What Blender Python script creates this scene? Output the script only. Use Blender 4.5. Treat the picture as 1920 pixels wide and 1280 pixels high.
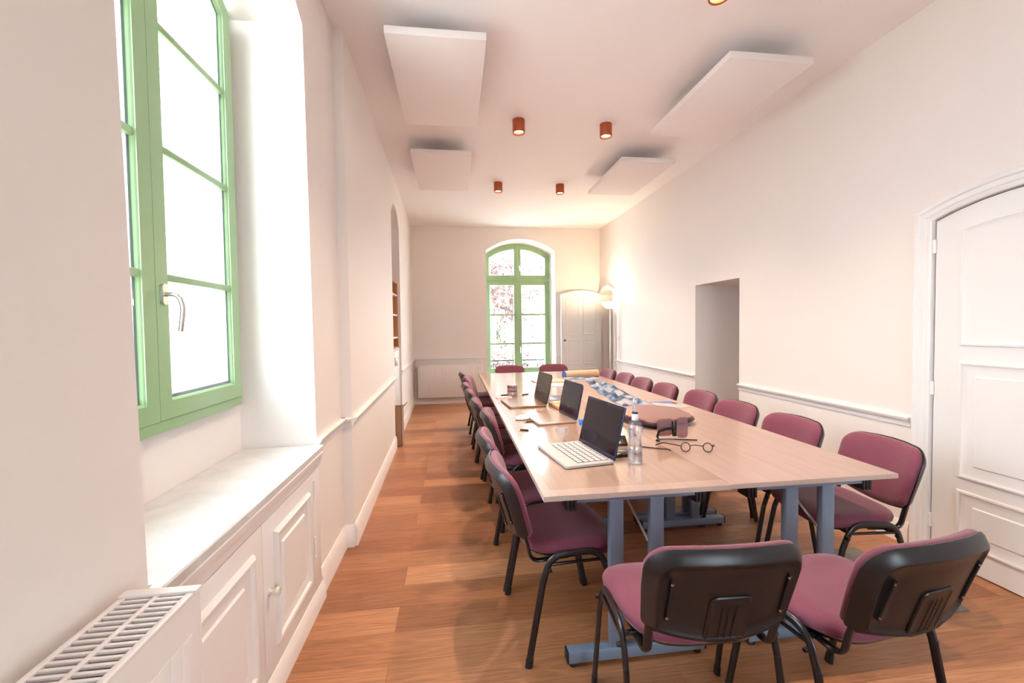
import bpy, bmesh, math, random
from mathutils import Vector, Matrix
random.seed(7)
PI = math.pi
S = bpy.context.scene
COL = S.collection
for o in list(bpy.data.objects): bpy.data.objects.remove(o)

# ------------------------------------------------------------------ camera, world, light, exposure
CAMH = 1.43
R_ = Vector((0.99124671, -0.13139155, -0.01289269)); U_ = Vector((0.01708884, 0.03085888, 0.99937766)); F_ = Vector((0.13091192, 0.99085014, -0.0328341))
cam_d = bpy.data.cameras.new('camera'); cam = bpy.data.objects.new('camera', cam_d); COL.objects.link(cam)
m = Matrix.Identity(4)
for i in range(3):
    m[i][0] = R_[i]; m[i][1] = U_[i]; m[i][2] = -F_[i]
m[2][3] = CAMH
cam.matrix_world = m
cam_d.sensor_fit = 'HORIZONTAL'; cam_d.sensor_width = 36; cam_d.lens = 819.05 * 36 / 1920
cam_d.clip_start = 0.02; cam_d.clip_end = 200
S.camera = cam

W = bpy.data.worlds.new('daylight_sky'); S.world = W; W.use_nodes = True
wn = W.node_tree.nodes; bg = wn['Background']
bg.inputs['Color'].default_value = (0.78, 0.87, 0.98, 1); bg.inputs['Strength'].default_value = 9.5
S.view_settings.view_transform = 'Standard'; S.view_settings.look = 'None'
S.view_settings.gamma = 1; S.view_settings.use_curve_mapping = False
S.view_settings.exposure = 1.02
DOWNLIGHT_W = 74.0
TORCH_W = 13.0

# ------------------------------------------------------------------ materials
def new_mat(name):
    mt = bpy.data.materials.new(name); mt.use_nodes = True
    return mt, mt.node_tree, mt.node_tree.nodes['Principled BSDF']
def lk(t, a, b): t.links.new(a, b)
def mat(name, col, rough=0.5, metal=0.0, bump=0.0, bscale=200, var=0.0, vscale=6, spec=None, sheen=0, coat=0, emit=None, estr=0):
    mt, t, p = new_mat(name)
    p.inputs['Base Color'].default_value = (*col, 1); p.inputs['Roughness'].default_value = rough; p.inputs['Metallic'].default_value = metal
    if spec is not None: p.inputs['Specular IOR Level'].default_value = spec
    if sheen: p.inputs['Sheen Weight'].default_value = sheen; p.inputs['Sheen Roughness'].default_value = 0.4
    if coat: p.inputs['Coat Weight'].default_value = coat; p.inputs['Coat Roughness'].default_value = 0.08
    if emit: p.inputs['Emission Color'].default_value = (*emit, 1); p.inputs['Emission Strength'].default_value = estr
    tc = t.nodes.new('ShaderNodeTexCoord')
    if var:
        n = t.nodes.new('ShaderNodeTexNoise'); n.inputs['Scale'].default_value = vscale; n.inputs['Detail'].default_value = 4
        lk(t, tc.outputs['Object'], n.inputs['Vector'])
        mx = t.nodes.new('ShaderNodeMix'); mx.data_type = 'RGBA'
        mx.inputs[6].default_value = (*[c * (1 - var) for c in col], 1); mx.inputs[7].default_value = (*[min(1, c * (1 + var)) for c in col], 1)
        lk(t, n.outputs['Fac'], mx.inputs[0]); lk(t, mx.outputs[2], p.inputs['Base Color'])
    if bump:
        n = t.nodes.new('ShaderNodeTexNoise'); n.inputs['Scale'].default_value = bscale; n.inputs['Detail'].default_value = 3
        lk(t, tc.outputs['Object'], n.inputs['Vector'])
        b = t.nodes.new('ShaderNodeBump'); b.inputs['Strength'].default_value = bump; b.inputs['Distance'].default_value = 0.004
        lk(t, n.outputs['Fac'], b.inputs['Height']); lk(t, b.outputs['Normal'], p.inputs['Normal'])
    return mt
def glass_mat(name, tint=(1, 1, 1), gl=0.12, body=None, bodyw=0.0):
    mt = bpy.data.materials.new(name); mt.use_nodes = True; t = mt.node_tree; t.nodes.clear()
    out = t.nodes.new('ShaderNodeOutputMaterial'); tr = t.nodes.new('ShaderNodeBsdfTransparent'); g = t.nodes.new('ShaderNodeBsdfGlossy')
    tr.inputs['Color'].default_value = (*tint, 1); g.inputs['Roughness'].default_value = 0.03
    lw = t.nodes.new('ShaderNodeLayerWeight'); lw.inputs['Blend'].default_value = 0.5
    pw = t.nodes.new('ShaderNodeMath'); pw.operation = 'POWER'; pw.inputs[1].default_value = 4.5; lk(t, lw.outputs['Facing'], pw.inputs[0])
    fm = t.nodes.new('ShaderNodeMath'); fm.operation = 'MULTIPLY_ADD'; fm.inputs[1].default_value = 0.75; fm.inputs[2].default_value = gl * 0.3; fm.use_clamp = True; lk(t, pw.outputs[0], fm.inputs[0])
    mx = t.nodes.new('ShaderNodeMixShader'); lk(t, fm.outputs[0], mx.inputs[0])
    base = tr.outputs[0]
    if body:
        d = t.nodes.new('ShaderNodeBsdfDiffuse'); d.inputs['Color'].default_value = (*body, 1)
        m2 = t.nodes.new('ShaderNodeMixShader'); m2.inputs[0].default_value = bodyw
        lk(t, tr.outputs[0], m2.inputs[1]); lk(t, d.outputs[0], m2.inputs[2]); base = m2.outputs[0]
    lk(t, base, mx.inputs[1]); lk(t, g.outputs[0], mx.inputs[2]); lk(t, mx.outputs[0], out.inputs['Surface'])
    return mt
def water_mat():
    mt = bpy.data.materials.new('bottled_water'); mt.use_nodes = True; t = mt.node_tree; t.nodes.clear()
    out = t.nodes.new('ShaderNodeOutputMaterial'); g = t.nodes.new('ShaderNodeBsdfGlass'); g.inputs['IOR'].default_value = 1.25; g.inputs['Roughness'].default_value = 0.02; g.inputs['Color'].default_value = (0.95, 0.97, 1, 1)
    tr = t.nodes.new('ShaderNodeBsdfTransparent'); mx = t.nodes.new('ShaderNodeMixShader'); mx.inputs[0].default_value = 0.3
    lk(t, g.outputs[0], mx.inputs[1]); lk(t, tr.outputs[0], mx.inputs[2]); lk(t, mx.outputs[0], out.inputs['Surface']); return mt
def wood_mat(name, dark, light, stretch=(1, 12, 12), scale=2.0, rough=0.35, coat=0, mixv=0.5):
    mt, t, p = new_mat(name)
    tc = t.nodes.new('ShaderNodeTexCoord'); mp = t.nodes.new('ShaderNodeMapping'); mp.inputs['Scale'].default_value = stretch
    lk(t, tc.outputs['Object'], mp.inputs['Vector'])
    n = t.nodes.new('ShaderNodeTexNoise'); n.inputs['Scale'].default_value = scale; n.inputs['Detail'].default_value = 6; n.inputs['Distortion'].default_value = 0.6
    lk(t, mp.outputs[0], n.inputs['Vector'])
    r = t.nodes.new('ShaderNodeValToRGB'); r.color_ramp.elements[0].position = 0.3; r.color_ramp.elements[1].position = 0.7
    r.color_ramp.elements[0].color = (*dark, 1); r.color_ramp.elements[1].color = (*light, 1)
    lk(t, n.outputs['Fac'], r.inputs[0]); lk(t, r.outputs[0], p.inputs['Base Color'])
    p.inputs['Roughness'].default_value = rough
    if coat: p.inputs['Coat Weight'].default_value = coat; p.inputs['Coat Roughness'].default_value = 0.1
    return mt
def floor_mat():
    mt, t, p = new_mat('oak_planks')
    tc = t.nodes.new('ShaderNodeTexCoord')
    mp = t.nodes.new('ShaderNodeMapping'); mp.inputs['Location'].default_value = (0.3, 0.02, 0); lk(t, tc.outputs['Object'], mp.inputs['Vector'])
    bk = t.nodes.new('ShaderNodeTexBrick'); bk.offset = 0.37; bk.offset_frequency = 2; bk.squash = 1.3; bk.squash_frequency = 3
    bk.inputs['Scale'].default_value = 1; bk.inputs['Brick Width'].default_value = 1.9; bk.inputs['Row Height'].default_value = 0.19
    bk.inputs['Mortar Size'].default_value = 0.0012; bk.inputs['Mortar Smooth'].default_value = 0.3; bk.inputs['Bias'].default_value = 0.0
    bk.inputs['Color1'].default_value = (0, 0, 0, 1); bk.inputs['Color2'].default_value = (1, 1, 1, 1); bk.inputs['Mortar'].default_value = (0.0, 0.0, 0.0, 1)
    lk(t, mp.outputs[0], bk.inputs['Vector'])
    # per plank tone
    ramp = t.nodes.new('ShaderNodeValToRGB'); e = ramp.color_ramp.elements
    e[0].color = (0.27, 0.100, 0.040, 1); e[1].color = (0.49, 0.225, 0.106, 1)
    lk(t, bk.outputs['Color'], ramp.inputs[0])
    # grain, shifted from plank to plank
    sh = t.nodes.new('ShaderNodeVectorMath'); sh.operation = 'MULTIPLY_ADD'; sh.inputs[1].default_value = (0, 0, 7.0)
    cmb = t.nodes.new('ShaderNodeVectorMath'); cmb.operation = 'ADD'
    sc = t.nodes.new('ShaderNodeVectorMath'); sc.operation = 'SCALE'; sc.inputs['Scale'].default_value = 9.0
    lk(t, bk.outputs['Color'], sc.inputs[0]); lk(t, sc.outputs[0], cmb.inputs[0]); lk(t, mp.outputs[0], cmb.inputs[1])
    mp2 = t.nodes.new('ShaderNodeMapping'); mp2.inputs['Scale'].default_value = (0.9, 9, 1); lk(t, cmb.outputs[0], mp2.inputs['Vector'])
    n1 = t.nodes.new('ShaderNodeTexNoise'); n1.inputs['Scale'].default_value = 1.6; n1.inputs['Detail'].default_value = 2; n1.inputs['Distortion'].default_value = 0.9
    lk(t, mp2.outputs[0], n1.inputs['Vector'])
    wv = t.nodes.new('ShaderNodeMath'); wv.operation = 'MULTIPLY'; wv.inputs[1].default_value = 42; lk(t, n1.outputs['Fac'], wv.inputs[0])
    sn = t.nodes.new('ShaderNodeMath'); sn.operation = 'SINE'; lk(t, wv.outputs[0], sn.inputs[0])
    mp3 = t.nodes.new('ShaderNodeMapping'); mp3.inputs['Scale'].default_value = (3, 90, 1); lk(t, cmb.outputs[0], mp3.inputs['Vector'])
    n2 = t.nodes.new('ShaderNodeTexNoise'); n2.inputs['Scale'].default_value = 1.5; n2.inputs['Detail'].default_value = 4; lk(t, mp3.outputs[0], n2.inputs['Vector'])
    ad = t.nodes.new('ShaderNodeMath'); ad.operation = 'MULTIPLY_ADD'; ad.inputs[1].default_value = 0.09; lk(t, sn.outputs[0], ad.inputs[0]); lk(t, n2.outputs['Fac'], ad.inputs[2])
    r2 = t.nodes.new('ShaderNodeMapRange'); r2.inputs['From Min'].default_value = 0.25; r2.inputs['From Max'].default_value = 0.75; r2.inputs['To Min'].default_value = 0.72; r2.inputs['To Max'].default_value = 1.22
    lk(t, ad.outputs[0], r2.inputs['Value'])
    mul = t.nodes.new('ShaderNodeVectorMath'); mul.operation = 'SCALE'; lk(t, ramp.outputs[0], mul.inputs[0]); lk(t, r2.outputs[0], mul.inputs['Scale'])
    gap = t.nodes.new('ShaderNodeMix'); gap.data_type = 'RGBA'; gap.inputs[7].default_value = (0.20, 0.085, 0.035, 1)
    lk(t, bk.outputs['Fac'], gap.inputs[0]); lk(t, mul.outputs[0], gap.inputs[6]); lk(t, gap.outputs[2], p.inputs['Base Color'])
    p.inputs['Roughness'].default_value = 0.38
    b = t.nodes.new('ShaderNodeBump'); b.inputs['Strength'].default_value = 0.15; b.inputs['Distance'].default_value = 0.002
    lk(t, n2.outputs['Fac'], b.inputs['Height']); lk(t, b.outputs[0], p.inputs['Normal'])
    return mt
def marble_mat():
    mt, t, p = new_mat('white_marble'); tc = t.nodes.new('ShaderNodeTexCoord')
    n = t.nodes.new('ShaderNodeTexNoise'); n.inputs['Scale'].default_value = 7; n.inputs['Detail'].default_value = 10; n.inputs['Distortion'].default_value = 0.7
    lk(t, tc.outputs['Object'], n.inputs['Vector']); r = t.nodes.new('ShaderNodeValToRGB'); e = r.color_ramp.elements
    e[0].position = 0.3; e[0].color = (0.62, 0.605, 0.59, 1); e[1].position = 0.6; e[1].color = (0.73, 0.715, 0.70, 1)
    lk(t, n.outputs['Fac'], r.inputs[0]); lk(t, r.outputs[0], p.inputs['Base Color']); p.inputs['Roughness'].default_value = 0.3
    return mt
def scarf_mat():
    mt, t, p = new_mat('blue_white_pattern'); tc = t.nodes.new('ShaderNodeTexCoord')
    v = t.nodes.new('ShaderNodeTexVoronoi'); v.inputs['Scale'].default_value = 5.0; v.feature = 'DISTANCE_TO_EDGE'
    n = t.nodes.new('ShaderNodeTexNoise'); n.inputs['Scale'].default_value = 7; n.inputs['Detail'].default_value = 3
    lk(t, tc.outputs['Object'], n.inputs['Vector']); lk(t, tc.outputs['Object'], v.inputs['Vector'])
    a = t.nodes.new('ShaderNodeMath'); a.operation = 'MULTIPLY_ADD'; a.inputs[1].default_value = 1.6; lk(t, v.outputs['Distance'], a.inputs[0]); lk(t, n.outputs['Fac'], a.inputs[2])
    r = t.nodes.new('ShaderNodeValToRGB'); e = r.color_ramp.elements; e[0].position = 0.48; e[0].color = (0.012, 0.035, 0.10, 1); e[1].position = 0.92; e[1].color = (0.62, 0.62, 0.68, 1)
    x = r.color_ramp.elements.new(0.62); x.color = (0.05, 0.16, 0.38, 1); x = r.color_ramp.elements.new(0.72); x.color = (0.26, 0.40, 0.62, 1)
    lk(t, a.outputs[0], r.inputs[0]); lk(t, r.outputs[0], p.inputs['Base Color']); p.inputs['Roughness'].default_value = 0.3
    return mt

M = dict(
    wall=mat('cream_wall_paint', (0.85, 0.785, 0.745), 0.65, bump=0.03, bscale=60),
    ceil=mat('ceiling_paint', (0.90, 0.845, 0.84), 0.7),
    trim=mat('white_trim_paint', (0.85, 0.81, 0.795), 0.35, bump=0.03, bscale=25),
    door=mat('white_door_paint', (0.84, 0.825, 0.815), 0.42, bump=0.04, bscale=18),
    green=mat('green_window_paint', (0.32, 0.50, 0.26), 0.34, var=0.06, vscale=4),
    gasket=mat('grey_glazing_gasket', (0.20, 0.225, 0.26), 0.4),
    glass=glass_mat('clear_window_glass', (0.97, 0.99, 0.98), 0.08),
    floor=floor_mat(), marble=marble_mat(),
    panel=mat('acoustic_panel_fabric', (0.86, 0.80, 0.79), 0.9, bump=0.1, bscale=300),
    copper=mat('copper_can', (0.42, 0.095, 0.035), 0.35, metal=0.35),
    bulb=mat('lit_lamp_disc', (1, 0.9, 0.75), 0.5, emit=(1.0, 0.80, 0.52), estr=9),
    bowl=mat('lit_opal_bowl', (0.95, 0.92, 0.85), 0.4, emit=(1.0, 0.90, 0.74), estr=1.3),
    chrome=mat('brushed_metal', (0.62, 0.60, 0.57), 0.28, metal=0.9),
    fabric=mat('maroon_fabric', (0.18, 0.036, 0.069), 0.75, bump=0.35, bscale=700, var=0.12, vscale=60, sheen=0.35),
    shell=mat('black_plastic_shell', (0.012, 0.010, 0.012), 0.36, bump=0.05, bscale=900),
    tube=mat('black_tube_paint', (0.013, 0.011, 0.014), 0.28),
    rubber=mat('black_rubber', (0.010, 0.010, 0.011), 0.6),
    steel=mat('blue_grey_metal', (0.19, 0.245, 0.335), 0.38, metal=0.15),
    top=wood_mat('beech_laminate', (0.345, 0.24, 0.205), (0.38, 0.27, 0.23), (14, 1.2, 14), 2.2, 0.26),
    inlay=wood_mat('beech_glossy_inlay', (0.305, 0.20, 0.155), (0.34, 0.23, 0.175), (14, 1.2, 14), 2.2, 0.17, coat=0.3),
    rim=mat('beech_edge_band', (0.56, 0.44, 0.37), 0.4),
    shelf=wood_mat('orange_pine', (0.42, 0.16, 0.05), (0.52, 0.21, 0.07), (10, 10, 1), 2.0, 0.45),
    card=mat('brown_cardboard', (0.42, 0.25, 0.16), 0.8),
    rad=mat('radiator_enamel', (0.83, 0.78, 0.765), 0.3),
    radin=mat('radiator_inside', (0.50, 0.44, 0.40), 0.6),
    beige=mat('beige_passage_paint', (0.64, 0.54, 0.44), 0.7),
    niche=mat('niche_paint', (0.70, 0.635, 0.56), 0.7),
    mat_=mat('grey_door_mat', (0.20, 0.185, 0.17), 0.95, bump=0.8, bscale=250, var=0.5, vscale=90),
    white=mat('white_plastic', (0.78, 0.77, 0.76), 0.35),
    knob=mat('pale_green_porcelain', (0.66, 0.70, 0.62), 0.2),
    iron=mat('dark_iron', (0.02, 0.02, 0.025), 0.5),
    silver=mat('laptop_silver', (0.46, 0.42, 0.40), 0.4, metal=0.1),
    keys=mat('key_gap_dark', (0.03, 0.03, 0.035), 0.5),
    keycap=mat('white_keycap', (0.55, 0.51, 0.50), 0.5),
    screen=mat('black_glossy_screen', (0.010, 0.007, 0.012), 0.12, spec=0.25),
    navy=mat('navy_bezel', (0.020, 0.026, 0.058), 0.25, metal=0.3),
    bronze=mat('bronze_laptop', (0.26, 0.15, 0.095), 0.22, metal=0.3),
    tanlap=mat('champagne_laptop', (0.40, 0.28, 0.22), 0.2, metal=0.25),
    olive=mat('olive_screen', (0.050, 0.040, 0.028), 0.2, spec=0.3),
    blackg=mat('black_gloss', (0.012, 0.012, 0.013), 0.22),
    bottle=glass_mat('clear_bottle_plastic', (0.95, 0.97, 1.0), 0.2, body=(0.80, 0.84, 0.92), bodyw=0.08),
    crystal=glass_mat('clear_crystal', (0.93, 0.93, 0.96), 0.6, body=(0.85, 0.83, 0.86), bodyw=0.16),
    lens=glass_mat('mauve_lens', (0.66, 0.50, 0.54), 0.25, body=(0.42, 0.25, 0.29), bodyw=0.35),
    clear=glass_mat('spectacle_lens', (0.97, 0.97, 0.97), 0.1),
    cap=mat('white_cap', (0.80, 0.82, 0.86), 0.3),
    blue=mat('bright_blue_plastic', (0.06, 0.18, 0.62), 0.3),
    maroonc=mat('maroon_leather', (0.055, 0.012, 0.030), 0.3),
    maroont=mat('dusty_pink_sheen', (0.20, 0.088, 0.074), 0.35),
    scarf=scarf_mat(),
    kraft=mat('kraft_paper', (0.66, 0.44, 0.30), 0.5),
    tan=mat('tan_leather', (0.58, 0.30, 0.15), 0.35),
    tin=mat('tin_metal', (0.40, 0.34, 0.36), 0.2, metal=0.7),
    paper=mat('white_paper', (0.78, 0.76, 0.74), 0.6),
    house=mat('white_render', (0.72, 0.70, 0.66), 0.8),
    roof=mat('roof_tiles', (0.45, 0.25, 0.18), 0.8),
    bounce_ground=mat('pale_bounce_ground', (0.62, 0.57, 0.52), 0.9, var=0.1, vscale=2),
    bark=mat('bark', (0.20, 0.15, 0.135), 0.9),
    leafr=mat('red_maple_leaves', (0.25, 0.165, 0.145), 0.7, var=0.3, vscale=5),
    leafg=mat('green_leaves', (0.125, 0.14, 0.09), 0.7, var=0.3, vscale=5),
    leafo=mat('olive_leaves', (0.15, 0.135, 0.10), 0.7, var=0.3, vscale=5),
    water=water_mat(),
    shutter=mat('white_shutter_paint', (0.70, 0.69, 0.68), 0.5),
)

# ------------------------------------------------------------------ mesh helpers
class MB:
    def __init__(s): s.bm = bmesh.new(); s.mi = 0
    def v(s, p): return s.bm.verts.new(p)
    def f(s, vs):
        try:
            fc = s.bm.faces.new(vs); fc.material_index = s.mi; fc.smooth = True; return fc
        except ValueError: return None
    def box(s, a, b, bev=0.0, seg=2, mtx=None):
        x0, y0, z0 = a; x1, y1, z1 = b
        vs = [s.v(p) for p in ((x0,y0,z0),(x1,y0,z0),(x1,y1,z0),(x0,y1,z0),(x0,y0,z1),(x1,y0,z1),(x1,y1,z1),(x0,y1,z1))]
        fs = [s.f([vs[i] for i in q]) for q in ((0,3,2,1),(4,5,6,7),(0,1,5,4),(1,2,6,5),(2,3,7,6),(3,0,4,7))]
        if bev:
            es = list({e for f in fs for e in f.edges})
            r = bmesh.ops.bevel(s.bm, geom=es, offset=bev, segments=seg, affect='EDGES', profile=0.5)
            for f in r['faces']: f.material_index = s.mi; f.smooth = True
            if mtx:
                allv = {v for f in r['faces'] for v in f.verts} | {v for f in fs if f.is_valid for v in f.verts}
                bmesh.ops.transform(s.bm, matrix=mtx, verts=list(allv))
        elif mtx: bmesh.ops.transform(s.bm, matrix=mtx, verts=vs)
        return s
    def rings(s, rings, cap0=True, cap1=True, closed=True):
        R = [[s.v(p) for p in r] for r in rings]; n = len(R[0])
        for a, b in zip(R[:-1], R[1:]):
            for i in range(n if closed else n - 1):
                j = (i + 1) % n; s.f([a[i], a[j], b[j], b[i]])
        if cap0: s.f(list(reversed(R[0])))
        if cap1: s.f(R[-1])
        return R
    def fan(s, ring, c):
        cv = s.v(c); n = len(ring)
        for i in range(n): s.f([ring[i], ring[(i + 1) % n], cv])
    def tube(s, path, r, r2=None, n=10, caps=True, up=None):
        P = [Vector(p) for p in path]; r2 = r2 or r
        T = []
        for i in range(len(P)):
            a = P[max(i - 1, 0)]; b = P[min(i + 1, len(P) - 1)]; T.append((b - a).normalized())
        u = Vector(up) if up else (Vector((0, 0, 1)) if abs(T[0].z) < 0.9 else Vector((1, 0, 0)))
        rr = []
        for p, t in zip(P, T):
            u = (u - t * u.dot(t)).normalized(); w = t.cross(u)
            rr.append([p + u * (math.cos(k * 2 * PI / n) * r) + w * (math.sin(k * 2 * PI / n) * r2) for k in range(n)])
        s.rings(rr, caps, caps); return s
    def cyl(s, a, b, r, n=20, r1=None):
        a = Vector(a); b = Vector(b); t = (b - a).normalized()
        u = Vector((1, 0, 0)) if abs(t.x) < 0.9 else Vector((0, 1, 0)); u = (u - t * u.dot(t)).normalized(); w = t.cross(u)
        if r1 is None: r1 = r
        s.rings([[p + (u * math.cos(k * 2 * PI / n) + w * math.sin(k * 2 * PI / n)) * q for k in range(n)] for p, q in ((a, r), (b, r1))]); return s
    def lathe(s, prof, c=(0, 0, 0), n=28, cap0=True, cap1=True):
        s.rings([[(c[0] + r * math.cos(k * 2 * PI / n), c[1] + r * math.sin(k * 2 * PI / n), c[2] + z) for k in range(n)] for r, z in prof], cap0, cap1); return s
    def prism(s, poly, z0, z1, fn=None, bev=0):
        fn = fn or (lambda x, y, z: (x, y, z))
        s.rings([[fn(x, y, z0) for x, y in poly], [fn(x, y, z1) for x, y in poly]]); return s
    def slab(s, outer, holes, front, back, outer_b=None, holes_b=None):
        """flat wall with cut-outs: front(u,v), back(u,v) give 3-D points"""
        loops = [outer] + list(holes); loops_b = [outer_b or outer] + list(holes_b or holes)
        for side, L, fn in (('f', loops, front), ('b', loops_b, back)):
            vs = []; es = []
            for lp in L:
                q = [s.v(fn(*p)) for p in lp]; vs.append(q)
                for i in range(len(q)): es.append(s.bm.edges.new((q[i], q[(i + 1) % len(q)])))
            r = bmesh.ops.triangle_fill(s.bm, use_beauty=True, use_dissolve=False, edges=es)
            for g in r['geom']:
                if isinstance(g, bmesh.types.BMFace): g.material_index = s.mi
            if side == 'f': fv = vs
            else:
                for a, b in zip(fv, vs):
                    for i in range(len(a)):
                        j = (i + 1) % len(a); f = s.f([a[i], a[j], b[j], b[i]])
                        if f: f.smooth = False
        return s
    def build(s, name, mats, parent=None, angle=35, loc=None, merge=True, flat=False):
        if merge: bmesh.ops.remove_doubles(s.bm, verts=s.bm.verts, dist=1e-5)
        bmesh.ops.recalc_face_normals(s.bm, faces=s.bm.faces)
        me = bpy.data.meshes.new(name); s.bm.to_mesh(me); s.bm.free()
        if not isinstance(mats, (list, tuple)): mats = [mats]
        for mm in mats: me.materials.append(mm)
        if flat:
            for p in me.polygons: p.use_smooth = False
        else: me.set_sharp_from_angle(angle=math.radians(angle))
        o = bpy.data.objects.new(name, me); COL.objects.link(o)
        if parent: o.parent = parent
        if loc: o.location = loc
        return o
def tag(o, label, cat, group=None):
    o['label'] = label; o['category'] = cat
    if group: o['group'] = group
    return o
def struct(o): o['kind'] = 'structure'; return o
def thing(name, label, cat, loc=(0, 0, 0), rz=0, group=None):
    o = bpy.data.objects.new(name, None); COL.objects.link(o); o.location = loc; o.rotation_euler = (0, 0, rz); o.empty_display_size = 0.1
    return tag(o, label, cat, group)
def copy_tree(o, parent=None):
    c = o.copy(); COL.objects.link(c)
    if parent: c.parent = parent
    for ch in list(o.children): copy_tree(ch, c)
    return c
def fillet(path, rad, n=6):
    P = [Vector(p) for p in path]; out = [P[0]]
    for i in range(1, len(P) - 1):
        a, b, c = P[i - 1], P[i], P[i + 1]; r = rad[i - 1] if isinstance(rad, (list, tuple)) else rad
        d1 = (a - b); d2 = (c - b); r = min(r, d1.length * 0.49, d2.length * 0.49)
        p1 = b + d1.normalized() * r; p2 = b + d2.normalized() * r
        for k in range(n + 1):
            t = k / n; out.append(p1 * (1 - t) ** 2 + b * 2 * t * (1 - t) + p2 * t * t)
    out.append(P[-1]); return out
def arch(u0, u1, spring, rise, n=14):
    """points over the arch from u1 (right) to u0 (left)"""
    w = (u1 - u0) / 2; c = (u0 + u1) / 2; R = (w * w + rise * rise) / (2 * rise); a = math.asin(min(1, w / R)); zc = spring + rise - R
    return [(c + R * math.sin(a - 2 * a * k / n), zc + R * math.cos(a - 2 * a * k / n)) for k in range(n + 1)]
def inset(poly, d):
    """offset a counter-clockwise polygon inwards by d with mitred corners"""
    n = len(poly); out = []
    for i in range(n):
        a, b, c = Vector(poly[i - 1]), Vector(poly[i]), Vector(poly[(i + 1) % n])
        e1 = (b - a).normalized(); e2 = (c - b).normalized(); n1 = Vector((-e1.y, e1.x)); n2 = Vector((-e2.y, e2.x))
        mm = (n1 + n2); k = d / max(0.3, (1 + n1.dot(n2)) / 1.0)
        out.append(tuple(b + mm * k))
    return out
def moulding(mb, poly, prof, fn):
    """sweep a profile [(inset, height)] round a closed polygon"""
    mb.rings([[fn(u, v, h) for u, v in inset(poly, d)] for d, h in prof], False, False)
def open_moulding(mb, path, prof, fn):
    n = len(path); P = [Vector(p) for p in path]; nor = []
    for i in range(n):
        e1 = (P[i] - P[max(i - 1, 0)]); e2 = (P[min(i + 1, n - 1)] - P[i])
        e1 = e1.normalized() if e1.length else e2.normalized(); e2 = e2.normalized() if e2.length else e1
        n1 = Vector((-e1.y, e1.x)); n2 = Vector((-e2.y, e2.x)); nor.append((n1 + n2) / (1 + n1.dot(n2)))
    # one ring per path point
    rr = [[fn(*(P[i] + nor[i] * d), h) for d, h in prof] for i in range(n)]
    mb.rings(rr, True, True)
def rect(u0, v0, u1, v1): return [(u0, v0), (u1, v0), (u1, v1), (u0, v1)]
def rrect(w, h, r, n=5, cx=0, cy=0):
    o = []
    for (sx, sy, a0) in ((1, -1, -PI/2), (1, 1, 0), (-1, 1, PI/2), (-1, -1, PI)):
        for k in range(n + 1):
            a = a0 + k / n * PI / 2; o.append((cx + sx * (w/2 - r) + r * math.cos(a), cy + sy * (h/2 - r) + r * math.sin(a)))
    return o
def profile_run(mb, prof, p0, p1, nor):
    """extrude profile [(out, z)] from p0 to p1 (x,y) with outward normal nor (x,y)"""
    mb.rings([[(p[0] + nor[0] * d, p[1] + nor[1] * d, z) for d, z in prof] for p in (p0, p1)])

# ------------------------------------------------------------------ room shell
HC = 3.335
XR = 2.87; XL = -0.735; YB = 8.35; YF = -1.6
mb = MB(); mb.box((-1.7, YF - 0.3, -0.1), (4.6, YB + 0.28, 0)); struct(mb.build('floor', M['floor']))
mb = MB(); mb.box((-1.148, YF - 0.3, HC), (4.6, YB + 0.28, HC + 0.2)); struct(mb.build('ceiling', M['ceil']))

# left wall, near stretch with the deep window recess
L1 = [(YF, 0), (1.150, 0)] + [(u, v) for u, v in reversed(arch(1.080, 2.378, 2.97, 0.19))] + [(2.421, 0.84), (2.400, 0), (2.955, 0), (2.955, HC), (YF, HC)]
L1b = [(YF, 0), (1.03, 0)] + [(u, v) for u, v in reversed(arch(1.02, 2.395, 2.98, 0.19))] + [(2.40, 0.84), (2.40, 0), (2.955, 0), (2.955, HC), (YF, HC)]
mb = MB(); mb.slab(L1, [], lambda u, v: (XL, u, v), lambda u, v: (-1.10, u, v), L1b)
struct(mb.build('wall_left', M['wall']))
# below and around the window, outer skin
outer = [(0.9, -0.02), (2.6, -0.02), (2.6, HC), (0.9, HC)]
def win_outline(u0, u1, z0, spring, rise, n=14): return [(u0, z0), (u1, z0)] + arch(u0, u1, spring, rise, n)
mb = MB(); mb.slab(outer, [win_outline(1.085, 2.333, 1.075, 3.00, 0.19)], lambda u, v: (-1.098, u, v), lambda u, v: (-1.114, u, v))
struct(mb.build('wall_left', M['wall']))
# left wall, far stretch: its axis turns slightly away from the room
def LF(y): return -0.672 - 0.0185 * (y - 2.955)
alc = arch(5.33, 6.21, 2.80, 0.20)
L2 = [(2.955, 0), (5.33, 0)] + list(reversed(alc)) + [(6.21, 0), (YB + 0.02, 0), (YB + 0.02, HC), (2.955, HC)]
mb = MB(); mb.slab(L2, [], lambda u, v: (LF(u), u, v), lambda u, v: (LF(u) - 0.42, u, v))
struct(mb.build('wall_left', M['wall']))
mb = MB(); mb.box((-1.32, 5.2, 0), (-1.12, 6.35, 3.2)); struct(mb.build('wall_left', M['wall']))
# back wall
ow = win_outline(0.622, 1.965, 0.50, 2.895, 0.225); ob = win_outline(0.60, 1.905, 0.50, 2.84, 0.22)
mb = MB(); mb.slab([(-1.3, -0.02), (3.3, -0.02), (3.3, HC), (-1.3, HC)], [ow], lambda u, v: (u, YB, v), lambda u, v: (u, YB + 0.25, v), None, [ob])
struct(mb.build('wall_back', M['wall']))
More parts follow.
